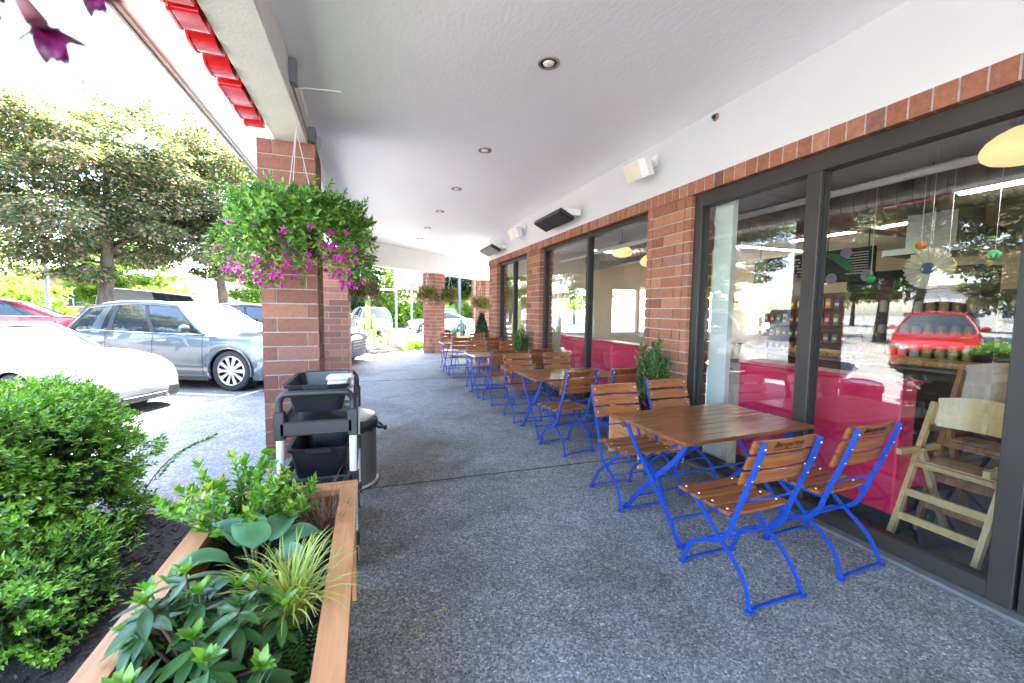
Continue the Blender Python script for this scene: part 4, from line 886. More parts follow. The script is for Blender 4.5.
mb.tube([(0, 0, 0), (0, 0, .06)], .003, 5); mb.build('foliage', LF_lime, t, 'all')
mb = MB()
for i in range(1500):
    x, y = rng.uniform(-2.6, -1.0), rng.uniform(1.2, 4.2)
    if y > 3.66 + max(0, -1.35 - x) * .35: continue
    a_ = rng.uniform(0, PI); l = rng.uniform(.008, .03)
    M = Matrix.Translation((x, y, -.016 + rng.uniform(0, .012))) @ Matrix.Rotation(a_, 4, 'Z') @ Matrix.Rotation(rng.normal() * .4, 4, 'X')
    mb.box(-l, l, -l * .35, l * .35, -.003, .003, M=M)
mb.build('mulch', M_mulch, kind='stuff')
for i, (x, y, a_, lf, lab) in enumerate(((.2, 1.93, 30, LF_bush, 'small green leaf fallen on the paving, nearest the planter'), (.36, 2.05, 100, LF_bush, 'small green leaf fallen on the paving, a hand further from the planter'), (.75, 2.95, 10, LF_brown, 'tiny brown leaf fallen mid walkway'), (.52, 1.5, 200, LF_lime, 'pale leaf fallen on the near paving'), (1.15, 1.3, 60, LF_brown, 'brown leaf fallen before the nearest chair'), (.1, 3.2, 300, LF_brown, 'brown leaf fallen beside the cart'), (1.5, 4.1, 140, FL_pink, 'pink petal fallen on the paving near the second table'))):
    mb = MB(); leaf_blade(mb, Vector((0, 0, .008)), Vector((math.cos(R(a_)), math.sin(R(a_)), .1)), (0, 0, 1), .035, .018, .5, 5, .3); o = mb.build('fallen_leaf', lf, None, 'all'); o.location = (x, y, 0); tag(o, lab, 'leaf', 'leaves fallen on the paving')
# ------------------------------------------------------------------ hanging baskets
def petals(lb, P, s_, droop_dir=np.array([0, 0, -1.])):
    """hanging fuchsia blooms: four flared sepals round a skirt of petals"""
    n = len(P); ax = nv(np.tile(droop_dir, (n, 1)) + rng.normal(size=(n, 3)) * .25); X = nv(np.cross(ax, [[.3, 1, .1]])); Y = np.cross(ax, X)
    for q in range(4):
        th = q * PI / 2; o = X * math.cos(th) + Y * math.sin(th); lb.leaves(P, ax * .25 + o, -ax, s_ * 1.0, s_ * .38, .1, -.2, 0)
        o2 = X * math.cos(th + .7) + Y * math.sin(th + .7); lb.leaves(P, ax + o2 * .45, o2, s_ * .75, s_ * .6, .2, .1, 1)
    lb.leaves(P - ax * s_ * .5, ax, X, s_ * .55, s_ * .16, .2, 0, 2)
def hanging_basket(loc, lab, r, depth, n, L, W_, leafm, nflow, fs, flm, top, group, leafs=None, tall=.5, pot_r=.19):
    t = thing('hanging_basket', lab, 'hanging basket', loc, 0, group)
    MB().lathe([(pot_r * .6, -pot_r * 1.0), (pot_r, -.02), (pot_r * 1.05, 0), (pot_r * .95, 0), (pot_r * .9, -.03)], 20).build('pot', plain_once('basket_liner', (.06, .04, .03)), t, True)
    a = MB()
    for q in range(3): a.tube([(pot_r * math.cos(q * 2.1), pot_r * math.sin(q * 2.1), 0), (0, 0, top - .06)], .0025, 5)
    a.tube([(0, 0, top - .06), (.012, 0, top - .03), (0, 0, top - .004)], .003, 6); a.build('hanger', M_greyp, t)
    lb = LB(); th = rng.uniform(0, 2 * PI, n); u = rng.uniform(0, 1, n); C = np.zeros((n, 3)); rad = r * np.sqrt(rng.uniform(.1, 1, n)) * (1 + .12 * np.sin(th * 3 + 1))
    C[:, 0] = rad * np.cos(th); C[:, 1] = rad * np.sin(th)
    crown = tall * r * np.sqrt(np.maximum(0, 1 - (rad / (r * 1.18)) ** 2))
    zlow = -depth * np.clip((rad / r - .35) / .65, 0, 1) ** 1.2 * (.6 + .5 * np.abs(np.sin(th * 4 + .5)))
    C[:, 2] = zlow + (crown - zlow) * u ** .55
    A = nv(np.stack([np.cos(th), np.sin(th), .45 - .9 * (C[:, 2] < 0)], 1) + rng.normal(size=(n, 3)) * .35)
    sprigs(lb, C, A, 6, L, W_, 1.0, 0)
    for q in range(int(r * 90)):                     # trailing shoots
        an = rng.uniform(0, 2 * PI); l = rng.uniform(.5, 1.15) * depth * 1.15; k = int(6 + l * 22); f = np.linspace(0, 1, k); r1 = r * rng.uniform(.8, 1.0); sw = rng.uniform(.03, .16)
        px = np.stack([(r1 + sw * np.sin(f * 1.6)) * np.cos(an + .1 * f), (r1 + sw * np.sin(f * 1.6)) * np.sin(an + .1 * f), .05 + .09 * np.sin(f * 3) * (1 - f) - l * f ** 1.5], 1)
        sprigs(lb, px, np.tile([[math.cos(an) * .4, math.sin(an) * .4, -.8]], (k, 1)) + rng.normal(size=(k, 3)) * .2, 3, L * .9, W_ * .9, 1.1)
    for q in range(int(r * 60)):                     # loose tips above the mound
        an = rng.uniform(0, 2 * PI); r1 = r * math.sqrt(rng.uniform(0, 1)); b0 = np.array([r1 * math.cos(an), r1 * math.sin(an), tall * r * math.sqrt(max(0, 1 - (r1 / r / 1.15) ** 2)) * .9]); dd = nv(np.array([math.cos(an) * .6, math.sin(an) * .6, .7])); f = np.linspace(0, rng.uniform(.05, .15), 5)[:, None]
        sprigs(lb, b0 + dd * f, np.tile(dd, (5, 1)), 3, L * .85, W_ * .85, .9)
    lb.build('foliage', leafm, t)
    if nflow:
        fl = LB(); th = rng.uniform(0, 2 * PI, nflow); rad = r * rng.uniform(.7, 1.16, nflow); P = np.stack([rad * np.cos(th), rad * np.sin(th), -depth * rng.uniform(-.1, 1.2, nflow) ** 1.0], 1)
        petals(fl, P, fs); fl.build('flowers', flm, t)
        st = MB()
        for p in P[::2]: st.tube([tuple(p * [.8, .8, .4]), tuple(p * [.98, .98, .8] + np.array([0, 0, .02])), tuple(p)], .0018, 4)
        st.build('flower_stem', M_stem, t)
    return t
def plain_once(n, c):
    return MATS.get(n) or plain(n, c, .9, var=.3, scale=30)
hanging_basket((-.6, 4.28, 2.24), 'large hanging basket of green fuchsia with magenta flowers before the brick column',   .55, .37, 1150, .058, .03, LF_fuch, 135, .06, [FL_pink, FL_purple, FL_pale], .985, 'flower baskets under the canopy', None, .66)
for x, y, z, r, lab in ((1.88, 14.35, 2.1, .24, 'small trailing basket on the walkway side of the freestanding column'), (2.72, 14.75, 2.1, .2, 'small basket on the far side of the freestanding column'), (4.35, 16.8, 1.82, .33, 'orange tinged trailing basket by the far brick column'), (-.17, 11.6, 2.05, .36, 'small brown green basket hanging behind the large fuchsia basket')):
    hanging_basket((x, y, z), lab, r, .3, 260, .075, .03, LF_basket, 16, .05, [FL_pale, FL_pink, FL_pale], 2.83 - z if z < 3 else .7, 'flower baskets under the canopy', None, .7, .15)
# basket just over the camera: only its lowest blooms reach into view
t = thing('hanging_basket', 'fuchsia blooms dangling close to the camera in the top corner', 'hanging basket', (-.32, .1, 2.16), 0, 'flower baskets under the canopy')
MB().lathe([(.1, -.16), (.18, -.02), (.19, 0), (.17, 0)], 20).build('pot', plain_once('basket_liner', (.06, .04, .03)), t, True)
a = MB(); a.tube([(0, 0, 0), (0, 0, 1.235)], .003, 5); a.build('hanger', M_greyp, t)
lb = LB(); C = rng.normal(size=(160, 3)) * [.16, .14, .06] + [0, 0, .05]; sprigs(lb, C, rdir(160, .3), 6, .05, .026, 1.0); lb.build('foliage', LF_fuch, t)
def bloom(P, s_, ax):
    ax = Vector(ax).normalized(); X = ax.orthogonal().normalized(); Y = ax.cross(X); a = MB(); b = MB(); c = MB(); P = Vector(P)
    c.tube([P - ax * s_ * .9, P - ax * s_ * .55, P - ax * s_ * .1], [.0025, .0045, .006], 10); c.tube([P - ax * s_ * .9 - Vector((0, 0, -.05)), P - ax * s_ * .9], .0012, 5)
    for q in range(4):
        th = q * PI / 2; o = X * math.cos(th) + Y * math.sin(th); leaf_blade(a, P - ax * s_ * .1, ax * .9 + o * .8, -ax + o, s_ * .95, s_ * .42, -.5, 6, .15)
        o2 = X * math.cos(th + .8) + Y * math.sin(th + .8); leaf_blade(b, P - ax * s_ * .1, ax + o2 * .4, o2, s_ * .85, s_ * .62, .25, 6, -.5)
    for q in range(5): th = q * 1.26; o = X * math.cos(th) + Y * math.sin(th); b.tube([P, P + ax * s_ * 1.25 + o * s_ * .12], .0006, 4)
    return a, b, c
for P, s_, ax in (((.147, .22, -.425), .026, (.55, .1, -1)), ((.12, .23, -.412), .024, (-.5, .2, -1)), ((.168, .22, -.398), .02, (.7, 0, -1)), ((.112, .23, -.458), .016, (-.3, 0, -1))):
    a, b, c = bloom(P, s_, ax); f = c.build('bloom', FL_bud, t, 'all'); a.build('sepal', FL_bud, f, 'all'); b.build('petal', FL_near, f, 'all')
    k = MB(); k.tube(smooth_path([(P[0] * .5, P[1] * .5, .02), (P[0] * .95, P[1] * .9, -.08), (P[0] - ax[0] * s_ * .9, P[1] - ax[1] * s_ * .9, P[2] + s_ * .9 + .04)], 6), .0012, 5); k.build('flower_stem', M_stem, f, 'all')
# ------------------------------------------------------------------ busser cart, tubs, bin
CX0, CX1, CY0, CY1 = -.51, -.08, 2.6, 3.42
t = thing('busser_cart', 'black plastic utility cart with grey legs behind the planter', 'cart', (0, 0, 0))
for x in (CX0 + .02, CX1 - .02):
    for y in (CY0 + .03, CY1 - .03):
        a = MB(); a.tube([(x, y, .12), (x, y, .93)], .022, 14); a.build('post', M_greyp, t, True)
        for z0, z1 in ((.82, .985), (.49, .6), (.13, .22)): a = MB(); a.box(x - .03, x + .03, y - .03, y + .03, z0, z1, bev=.008); a.build('corner_bracket', M_black, t)
        w = MB(); w.lathe([(.05, -.016), (.055, -.01), (.055, .01), (.05, .016)], 18, M=Matrix.Translation((x, y, .055)) @ Matrix.Rotation(R(90), 4, 'Y')); w = w.build('caster', M_black, t, True)
        f = MB(); 
        for sx in (-.024, .019): f.box(x + sx, x + sx + .005, y - .014, y + .014, .03, .128)
        f.box(x - .024, x + .024, y - .016, y + .016, .119, .129); f.build('caster_fork', M_steel, w)
for z in (.15, .52, .86):
    a = MB(); a.box(CX0 + .05, CX1 - .05, CY0 + .03, CY1 - .03, z, z + .02)
    for x0, x1, y0, y1 in ((CX0 + .02, CX1 - .02, CY0, CY0 + .025), (CX0 + .02, CX1 - .02, CY1 - .025, CY1), (CX0 + .005, CX0 + .03, CY0 + .06, CY1 - .06), (CX1 - .03, CX1 - .005, CY0 + .06, CY1 - .06)): a.box(x0, x1, y0, y1, z - .02, z + .065, bev=.008)
    a.build('shelf', M_black, t)
for y, s_ in ((CY0 + .03, -1), (CY1 - .03, 1)):
    a = MB(); x0, x1 = CX0 + .02, CX1 - .02
    a.tube(smooth_path([(x0, y, .97), (x0, y, 1.04), (x0 + .02, y + s_ * .01, 1.075), (x0 + .06, y + s_ * .015, 1.085), (x1 - .06, y + s_ * .015, 1.085), (x1 - .02, y + s_ * .01, 1.075), (x1, y, 1.04), (x1, y, .97)], 4), .019, 10); a.build('handle', M_black, t, True)
def tub(x, y, z, lab, L=.52, Wd=.36, Hh=.17):
    t = thing('bus_tub', lab, 'tub', (x, y, z), 0, 'black tubs on the cart')
    a = MB(); k = []
    def ring(hx, hy, zz, r=.05, n=5):
        o = []
        for cx_, cy_, a0 in ((hx - r, hy - r, 0), (-hx + r, hy - r, 90), (-hx + r, -hy + r, 180), (hx - r, -hy + r, 270)):
            for q in range(n): an = R(a0 + q * 90 / (n - 1)); o.append((cx_ + r * math.cos(an), cy_ + r * math.sin(an), zz))
        return o
    rings = [ring(Wd / 2 - .035, L / 2 - .035, 0), ring(Wd / 2 - .005, L / 2 - .005, Hh - .02), ring(Wd / 2 + .012, L / 2 + .012, Hh - .018), ring(Wd / 2 + .014, L / 2 + .014, Hh), ring(Wd / 2 - .008, L / 2 - .008, Hh), ring(Wd / 2 - .038, L / 2 - .038, .006)]
    n = 20; a.add([p for r_ in rings for p in r_], [(i * n + q, i * n + (q + 1) % n, (i + 1) * n + (q + 1) % n, (i + 1) * n + q) for i in range(5) for q in range(n)] + [tuple(range(n)), tuple(5 * n + q for q in range(n))])
    a.build('body', M_tub, t, True)
    for sg in (-1, 1): b = MB(); b.box(-.07, .07, sg * (L / 2 + .018) - .012, sg * (L / 2 + .018) + .012, Hh - .028, Hh - .004, bev=.005); b.build('grip', M_tub, t)
    return t
tub(-.305, 3.0, .945, 'black bus tub on the top shelf of the cart, holding cups', .56, .35, .17)
tub(-.295, 2.98, .542, 'empty black bus tub on the middle shelf of the cart', .62, .33, .2)
t = thing('food_container', 'clear lidded container in the top tub', 'container', (-.2, 2.86, .955)); a = MB(); a.box(-.085, .085, -.07, .07, 0, .1, bev=.012); a.build('body', M_clear, t); a = MB(); a.box(-.093, .093, -.078, .078, .1, .116, bev=.006); a.build('lid', plain('pale_blue_lid', (.55, .6, .68), .35), t)
t = thing('food_container', 'white container with rounded lid behind the clear one in the top tub', 'container', (-.19, 3.03, .955)); a = MB(); a.box(-.08, .08, -.06, .06, 0, .135, bev=.015); a.build('body', M_white, t); a = MB(); a.box(-.086, .086, -.066, .066, .136, .17, bev=.015); a.build('lid', plain('cream_lid', (.68, .64, .58), .4), t)
t = thing('trash_bin', 'round steel trash bin with black bag, half behind the cart', 'bin', (-.19, 3.95, 0))
MB().lathe([(.235, .03), (.24, .035), (.24, .56), (.235, .565)], 32).build('body', plain('grey_bin_steel', (.12, .115, .11), .5, .5), t, True)
MB().lathe([(.25, 0), (.26, .015), (.25, .032), (.2, .034)], 32).build('base_ring', M_steel, t, True)
a = MB(); n = 40
prof = [(.243, .5), (.252, .52), (.25, .575), (.235, .6), (.2, .59)]
a.add([(r_ * (1 + .025 * math.sin(q * 2.3 + i)) * math.cos(2 * PI * q / n), r_ * (1 + .025 * math.sin(q * 2.3 + i)) * math.sin(2 * PI * q / n), z + .008 * math.sin(q * 1.7 + i)) for i, (r_, z) in enumerate(prof) for q in range(n)], [(i * n + q, i * n + (q + 1) % n, (i + 1) * n + (q + 1) % n, (i + 1) * n + q) for i in range(4) for q in range(n)])
a.tube(smooth_path([(.24, -.03, .53), (.29, -.04, .5), (.33, -.05, .49)], 4), [.03] * 4 + [.02, .016, .022, .026, .02], 8); a.build('bin_bag', M_bag, t, True)
MB().lathe([(.235, .602), (.23, .625), (.12, .66), (.1, .655), (.1, .62)], 32).build('lid', M_steel, t, True)
# ------------------------------------------------------------------ evergreens in wooden boxes along the wall
def evergreen(x, y, lab, plab, hh, box=.55, rz=0):
    t = thing('wooden_planter', plab, 'planter', (x, y, 0), rz, 'wooden planters against the cafe wall')
    a = MB()
    for z0 in (.12, .26, .4):
        for s_ in (-1, 1): a.box(-.24, .24, s_ * .24 - .012, s_ * .24 + .012, z0, z0 + .135, bev=.004); a.box(s_ * .228 - .011, s_ * .228 + .011, -.226, .226, z0, z0 + .135, bev=.004)
    a.build('box_panel', M_cedar_x, t)
    for sx in (-.25, .25):
        for sy in (-.265, .265): a = MB(); a.box(sx - .035, sx + .035, sy - .012, sy + .012, .002, .54, bev=.004); a.build('leg', M_cedar_z, t)
    a = MB(); a.box(-.215, .215, -.225, .225, .44, .48); a.build('soil', M_soil, t)
    t = thing('evergreen_shrub', lab, 'shrub', (x + .05, y, .48), 0, 'evergreens in the wooden planters'); lb = LB(); st = MB()
    for q in range(9):
        th = q * 2.4; r_ = .05 + .1 * (q / 9); H_ = hh * (1 - .045 * q) * rng.uniform(.85, 1.0); bx_, by_ = r_ * math.cos(th), r_ * math.sin(th); st.tube([(0, 0, 0), (bx_, by_, H_ * .4), (bx_ * 1.3, by_ * 1.3, H_)], [.008, .006, .002], 5)
        n = 46; f = rng.uniform(.1, 1, n); w = .075 * (1 - .75 * f); C = np.stack([bx_ * (.6 + .7 * f) + rng.normal(size=n) * w * .8, by_ * (.6 + .7 * f) + rng.normal(size=n) * w * .8, f * H_], 1); A = nv(np.stack([rng.normal(size=n) * .6, rng.normal(size=n) * .6, np.ones(n)], 1)); sprigs(lb, C, A, 6, .05, .018, .7)
    lb.build('foliage', LF_evg, t); st.build('stem', M_twig, t, 'all')
LF_evg = leafmat('evergreen_leaf', [(0, (.02, .06, .015)), (.6, (.05, .14, .025)), (1, (.12, .22, .05))], .2, .45, .2)
evergreen(2.82, 3.7, 'upright green evergreen beside the nearest brick pier', 'wooden planter box under the nearest evergreen, seen between table and chairs', .86)
evergreen(2.86, 7.9, 'upright evergreen before the second brick pier', 'wooden planter box at the second brick pier', .78)
t = thing('heuchera', 'dark plum leafed plant under the nearest evergreen', 'plant', (2.62, 3.52, .48)); lb = LB(); C = rng.normal(size=(40, 3)) * [.1, .1, .05] + [0, -.02, .08]; sprigs(lb, C, rdir(40, .8), 5, .065, .05, 1.1); lb.build('foliage', LF_heuch, t)
t = thing('conifer_shrub', 'dark cone shaped evergreen at the building corner', 'shrub', (3.02, 11.45, 0)); lb = LB(); n = 900; f = rng.uniform(0, 1, n); th = rng.uniform(0, 2 * PI, n); r_ = .3 * (1 - f ** 1.6) * np.sqrt(rng.uniform(.4, 1, n)); C = np.stack([r_ * np.cos(th), r_ * np.sin(th), .25 + f * 1.15], 1); sprigs(lb, C, nv(np.stack([np.cos(th) * .5, np.sin(th) * .5, np.ones(n)], 1)), 6, .06, .02, .6); lb.build('foliage', LF_dark, t); a = MB(); a.tube([(0, 0, .3), (0, 0, 1.4)], .02, 6); a.build('stem', M_twig, t)
a = MB(); a.lathe([(.16, 0), (.2, .28), (.21, .3), (.18, .3), (.17, .26)], 20); o = a.build('plant_pot', M_trim, None, True); o.location = (3.02, 11.45, 0); tag(o, 'tan round pot under the dark cone evergreen', 'pot')
# ------------------------------------------------------------------ cars
def paint(name, col, metal=.0, rough=.25):
    m, nt, b = newmat(name); b.inputs['Base Color'].default_value = c4(col); b.inputs['Metallic'].default_value = metal; b.inputs['Roughness'].default_value = rough
    b.inputs['Coat Weight'].default_value = 1; b.inputs['Coat Roughness'].default_value = .03; return m
M_carglass = plain('tinted_car_glass', (.02, .026, .03), .03, spec=.8, var=.05); M_tyre = plain('tyre_rubber', (.02, .02, .021), .85, var=.2, bmp=.2); M_rim = plain('alloy_rim', (.6, .6, .6), .25, .9, var=.03)
M_well = plain('wheel_well_black', (.008, .008, .008), .9); M_trimblk = plain('black_car_trim', (.02, .02, .021), .5); M_chrome = plain('chrome', (.75, .75, .75), .1, 1, var=.02)
M_lens = plain('clear_headlight_lens', (.16, .19, .22), .06, .3, spec=.8); M_tail = plain('red_tail_lens', (.5, .01, .01), .15, coat=.5); M_plate = plain('pale_number_plate', (.6, .62, .65), .5)
def car(name, lab, cat, nose, heading, sp, pm, z=None, detail=True, group=None):
    """nose: ground point under the nose; heading: direction the car faces (radians from +x)"""
    L, Wd, Hh, fo, wb, wr = sp['L'], sp['W'], sp['H'], sp['fo'], sp['wb'], sp['wr']; hx = math.cos(heading); hy = math.sin(heading)
    g0 = gz(nose[0], nose[1]); g1 = gz(nose[0] - hx * L, nose[1] - hy * L)
    t = thing(name, lab, cat, (nose[0], nose[1], (g0 + .005) if z is None else z), heading, group)
    if z is None: t.rotation_euler = (0, math.atan2(g1 - g0, L), heading)
    axs = (-fo, -fo - wb); ar = wr * 1.09
    S_ = np.array(sp['st'], float); x = sorted(set([round(float(v), 4) for v in np.linspace(0, -L, 46)] + [round(a_ + ar * math.cos(R(q)), 4) for a_ in axs for q in range(0, 181, 12)] + [round(a_ + s_ * (ar + .012), 4) for a_ in axs for s_ in (-1, 1)]))
    xs_ = S_[:, 0]
    def prof(k, xx):
        f = np.linspace(-.05, .05, 5); return float(np.mean(np.interp(np.clip(-xx + f, 0, L), xs_, S_[:, k])))
    def body_pts(xx):
        hw, zs, zc, zl = (prof(k, xx) for k in (1, 2, 3, 4)); zb = zl
        for a_ in axs:
            if abs(xx - a_) < ar: zb = max(zb, wr + math.sqrt(max(0, ar * ar - (xx - a_) ** 2)))
        zb = min(zb, zs - .04); h_ = zs - zb
        tum = sp.get('tum', .07)
        return [(hw - .012 - (.0 if zb > zl + .01 else .05), zb), (hw - .004, zb + .2 * h_), (hw, zb + .5 * h_), (hw - .01, zb + .8 * h_), (hw - tum * .55, zs - .018), (hw - tum - .05, zs + .012), (hw * .5, zs + .8 * (zc - zs) + .012), (0, zc + .012)]
    rows = [body_pts(v) for v in x]; k = 8; m = MB(); vs = []
    for v, r_ in zip(x, rows): vs += [(v, y, zz) for y, zz in r_] + [(v, -y, zz) for y, zz in r_[-2::-1]]
    n = 15; fs = [(i * n + q, (i + 1) * n + q, (i + 1) * n + q + 1, i * n + q + 1) for i in range(len(x) - 1) for q in range(n - 1)]
    def ring_in(base, sgn):
        global_c = (0, sum(p[2] for p in base) / n); last = [len(vs) - 0]
        prev = None; idx0 = base_idx[sgn]
        for sc_, dx in ((.93, .022), (.75, .042), (.4, .056), (.02, .06)):
            k0 = len(vs)
            for p in base: vs.append((p[0] + sgn * dx, p[1] * sc_, global_c[1] + (p[2] - global_c[1]) * sc_))
            for q in range(n): fs.append((idx0 + q, idx0 + (q + 1) % n, k0 + (q + 1) % n, k0 + q))
            idx0 = k0
    base_idx = {-1: 0, 1: (len(x) - 1) * n}
    f_r, f_f = list(vs[:n]), list(vs[(len(x) - 1) * n:(len(x)) * n]); ring_in(f_r, -1); ring_in(f_f, 1)
    m.add(vs, fs)
    def width_at(xx, zz):
        r_ = body_pts(xx); return float(np.interp(zz, [p[1] for p in r_[:6]], [p[0] for p in r_[:6]], left=0, right=0))
    def front(yy, zz):
        xx = 0.0
        while xx > -1.2 and width_at(xx, zz) < abs(yy): xx -= .015
        return xx + (.05 * (1 - (abs(yy) / .8) ** 2) if xx == 0 else 0) + .014
    def top_z(xx, yy):
        r_ = body_pts(xx)[3:]; return float(np.interp(abs(yy), [p[0] for p in r_][::-1], [p[1] for p in r_][::-1]))
    body = m.build('body', pm, t, True)
    m = MB(); zlo = min(S_[:, 4]) + .03; m.box(-L + .6, -.6, -Wd / 2 + .2, Wd / 2 - .2, zlo, zlo + .1)
    for a_ in axs:
        for s_ in (-1, 1): m.lathe([(ar - .004, 0), (ar - .004, .25), (.01, .25)], 24, M=Matrix.Translation((a_, s_ * (prof(1, a_) - .1), wr)) @ Matrix.Rotation(R(90) * s_, 4, 'X'), cap=False)
    m.build('underbody', M_well, t)
    if sp.get('clad'):
        m = MB()
        for a_ in axs:
            for s_ in (-1, 1): m = MB(); m.tube([(a_ + (ar + .02) * math.cos(R(q)), s_ * (prof(1, a_) - .012), wr + (ar + .02) * math.sin(R(q))) for q in range(-12, 193, 12)], .022, 6); m.build('arch_lip', M_well if sp['clad'] == 'black' else pm, t, True)
    for a_ in axs:                                  # wheels
        for s_ in (-1, 1):
            Mw = Matrix.Translation((a_, s_ * (prof(1, a_) - .135), wr)) @ Matrix.Rotation(R(-90) * s_, 4, 'X')
            w_ = MB(); w_.lathe([(wr * .7, -.1), (wr * .93, -.1), (wr * .99, -.075), (wr, -.03), (wr, .05), (wr * .985, .09), (wr * .92, .112), (wr * .74, .105), (wr * .7, .08)], 36, M=Mw, cap=False); w_ = w_.build('wheel', M_tyre, t, True)
            r_ = MB(); r_.lathe([(wr * .74, .1), (wr * .7, .108), (wr * .66, .09), (wr * .66, .02)], 36, M=Mw, cap=False)
            ns = sp.get('spokes', 5)
            for q in range(ns):
                an = 2 * PI * q / ns
                for da in ((-.13, .13) if ns < 8 else (-.06, .06)):
                    c0, c1 = an + da * .4, an + da; ww = .1 if ns < 8 else .085
                    P = [(wr * .1 * math.cos(c0 - .5), wr * .1 * math.sin(c0 - .5)), (wr * .68 * math.cos(c1 - ww), wr * .68 * math.sin(c1 - ww)), (wr * .68 * math.cos(c1 + ww), wr * .68 * math.sin(c1 + ww)), (wr * .1 * math.cos(c0 + .5), wr * .1 * math.sin(c0 + .5))]
                    r_.prism(P, .062 + .004 * (da > 0), .095 + .003 * (da > 0), M=Mw)
            r_.lathe([(wr * .16, .06), (wr * .15, .105), (.001, .112)], 16, M=Mw); rm = r_.build('rim', M_rim, w_)
            b_ = MB(); b_.lathe([(wr * .55, .0), (wr * .55, .03), (.001, .03)], 24, M=Mw); b_.build('brake_disc', M_well, w_)
    # greenhouse
    xb0, xr0, xr1, xb1, wbelt, wroof, zr0, zr1 = sp['gh']; zb0 = prof(2, xb0) + .0; zb1 = prof(2, xb1)
    zb0c, zb1c = prof(3, xb0), prof(3, xb1); bl = sp.get('bow', .22)
    def side(s_, u, v):                              # u front->rear, v belt->roof
        xa = xb0 - .16 + (xb1 + .08 - xb0 + .16) * u; za = prof(2, xa) + .005; xt = xr0 + (xr1 - xr0) * u; zt = zr0 + (zr1 - zr0) * u + sp.get('arch', .05) * math.sin(PI * u)
        ya = min(wbelt, prof(1, xa) - sp.get('tum', .07) - .02); yt = wroof; vv = v; return (xa + (xt - xa) * v, s_ * (ya + (yt - ya) * vv + .035 * math.sin(PI * v)), za + (zt - za) * v)
    def ws(u, v):                                    # across, belt->roof
        s_ = 2 * u - 1; a_, b_ = side(1, 0, v), side(-1, 0, v); y = b_[1] + (a_[1] - b_[1]) * u; return (a_[0] + bl * (1 - s_ * s_) * (1 - .6 * v), y, a_[2] + (zb0c - zb0 + .03 * v) * (1 - s_ * s_))
    def rw(u, v):
        s_ = 2 * u - 1; a_, b_ = side(1, 1, v), side(-1, 1, v); y = b_[1] + (a_[1] - b_[1]) * u; return (a_[0] - .5 * bl * (1 - s_ * s_) * (1 - .5 * v), y, a_[2] + (zb1c - zb1 + .03 * v) * (1 - s_ * s_))
    def roof(u, v):
        s_ = 2 * v - 1; a_ = side(1, u, 1); f0, f1 = ws(v, 1), rw(v, 1); return (f0[0] + (f1[0] - f0[0]) * u, s_ * wroof, a_[2] + .05 * (1 - s_ * s_) * (1 - .4 * abs(2 * u - 1) ** 3))
    MB().patch(ws, 10, 5).build('windshield', M_carglass, t, 'all')
    rm_ = sp.get('roofmat', pm)
    MB().patch(roof, 14, 10).build('roof', rm_, t, 'all')
    MB().patch(rw, 10, 5).build('rear_window', sp.get('rearmat', M_carglass), t, 'all')
    inset = sp.get('pill', (.0, .33, .66, .9)); 
    for s_ in (-1, 1):
        MB().patch(lambda u, v: side(s_, u, v), 24, 6).build('side_window', M_carglass, t, 'all')
        m = MB(); o_ = lambda p: (p[0], p[1] + s_ * .006, p[2])
        m.tube([o_(side(s_, 0, v / 6)) for v in range(7)], .032, 8)
        m.tube([o_(side(s_, 1, v / 6)) for v in range(7)], .04, 8); m.tube([o_(side(s_, u / 16, 1)) for u in range(17)], .032, 8)
        m.build('pillar', pm, t, True)
        m = MB()
        for q, u0 in enumerate(inset[1:-1] if len(inset) > 2 else ()): m.patch(lambda u, v: (lambda p: (p[0], p[1] + s_ * .006, p[2]))(side(s_, u0 + (u - .5) * .035, v)), 2, 5)
        if sp.get('dpill'):
            a0, a1 = sp['dpill']; m2 = MB(); m2.patch(lambda u, v: (lambda p: (p[0], p[1] + s_ * .009, p[2]))(side(s_, a0 + (1 - a0) * u if False else (a0 + (a1 - a0) * u), v)), 5, 5); m2.build('rear_pillar', pm, t, 'all')
        m.build('window_divider', M_trimblk, t)
        m = MB(); m.tube([(lambda p: (p[0], p[1] + s_ * .012, p[2] + .002))(side(s_, u / 16, .0)) for u in range(17)], .011, 6); m.build('belt_trim', M_chrome if sp.get('chrome') else M_trimblk, t, True)
        if sp.get('rails'): m = MB(); m.tube([(lambda p: (p[0], p[1] - s_ * .02, p[2] + (.055 if 1 < u < 15 else .02)))(side(s_, .05 + .9 * u / 16, 1)) for u in range(17)], .014, 6); m.build('roof_rail', M_chrome, t, True)
        # mirror
        mp = side(s_, .07, .1); m = MB(); m.lathe([(.001, -.1), (.06, -.095), (.08, -.03), (.078, .05), (.05, .095), (.001, .1)], 14, M=Matrix.Translation((mp[0] - .02, mp[1] + s_ * .15, mp[2] + .06)) @ Matrix.Rotation(R(90), 4, 'X') @ Matrix.Diagonal((.75, 1, 1, 1))); m.tube([(mp[0] - .02, mp[1], mp[2]), (mp[0] - .02, mp[1] + s_ * .1, mp[2] + .03)], .018, 6); m.build('mirror', pm, t, True)
        if detail:
            mh = MB()
            for dx in sp['doors']:
                m = MB(); m.tube([(dx, s_ * (r_[0] + .0012), r_[1]) for r_ in body_pts(dx)[:5]], .0045, 4); m.build('door_seam', M_well, t)
            for dx in sp['handles']:
                zz = prof(2, dx) - .13; r_ = body_pts(dx); yy = np.interp(zz, [p[1] for p in r_[:6]], [p[0] for p in r_[:6]]); mh.tube([(dx + .1, s_ * yy, zz), (dx + .08, s_ * (yy + .025), zz), (dx - .08, s_ * (yy + .025), zz), (dx - .1, s_ * yy, zz)], .013, 6)
            mh.build('door_handle', M_chrome if sp.get('chrome') else pm, t, True)
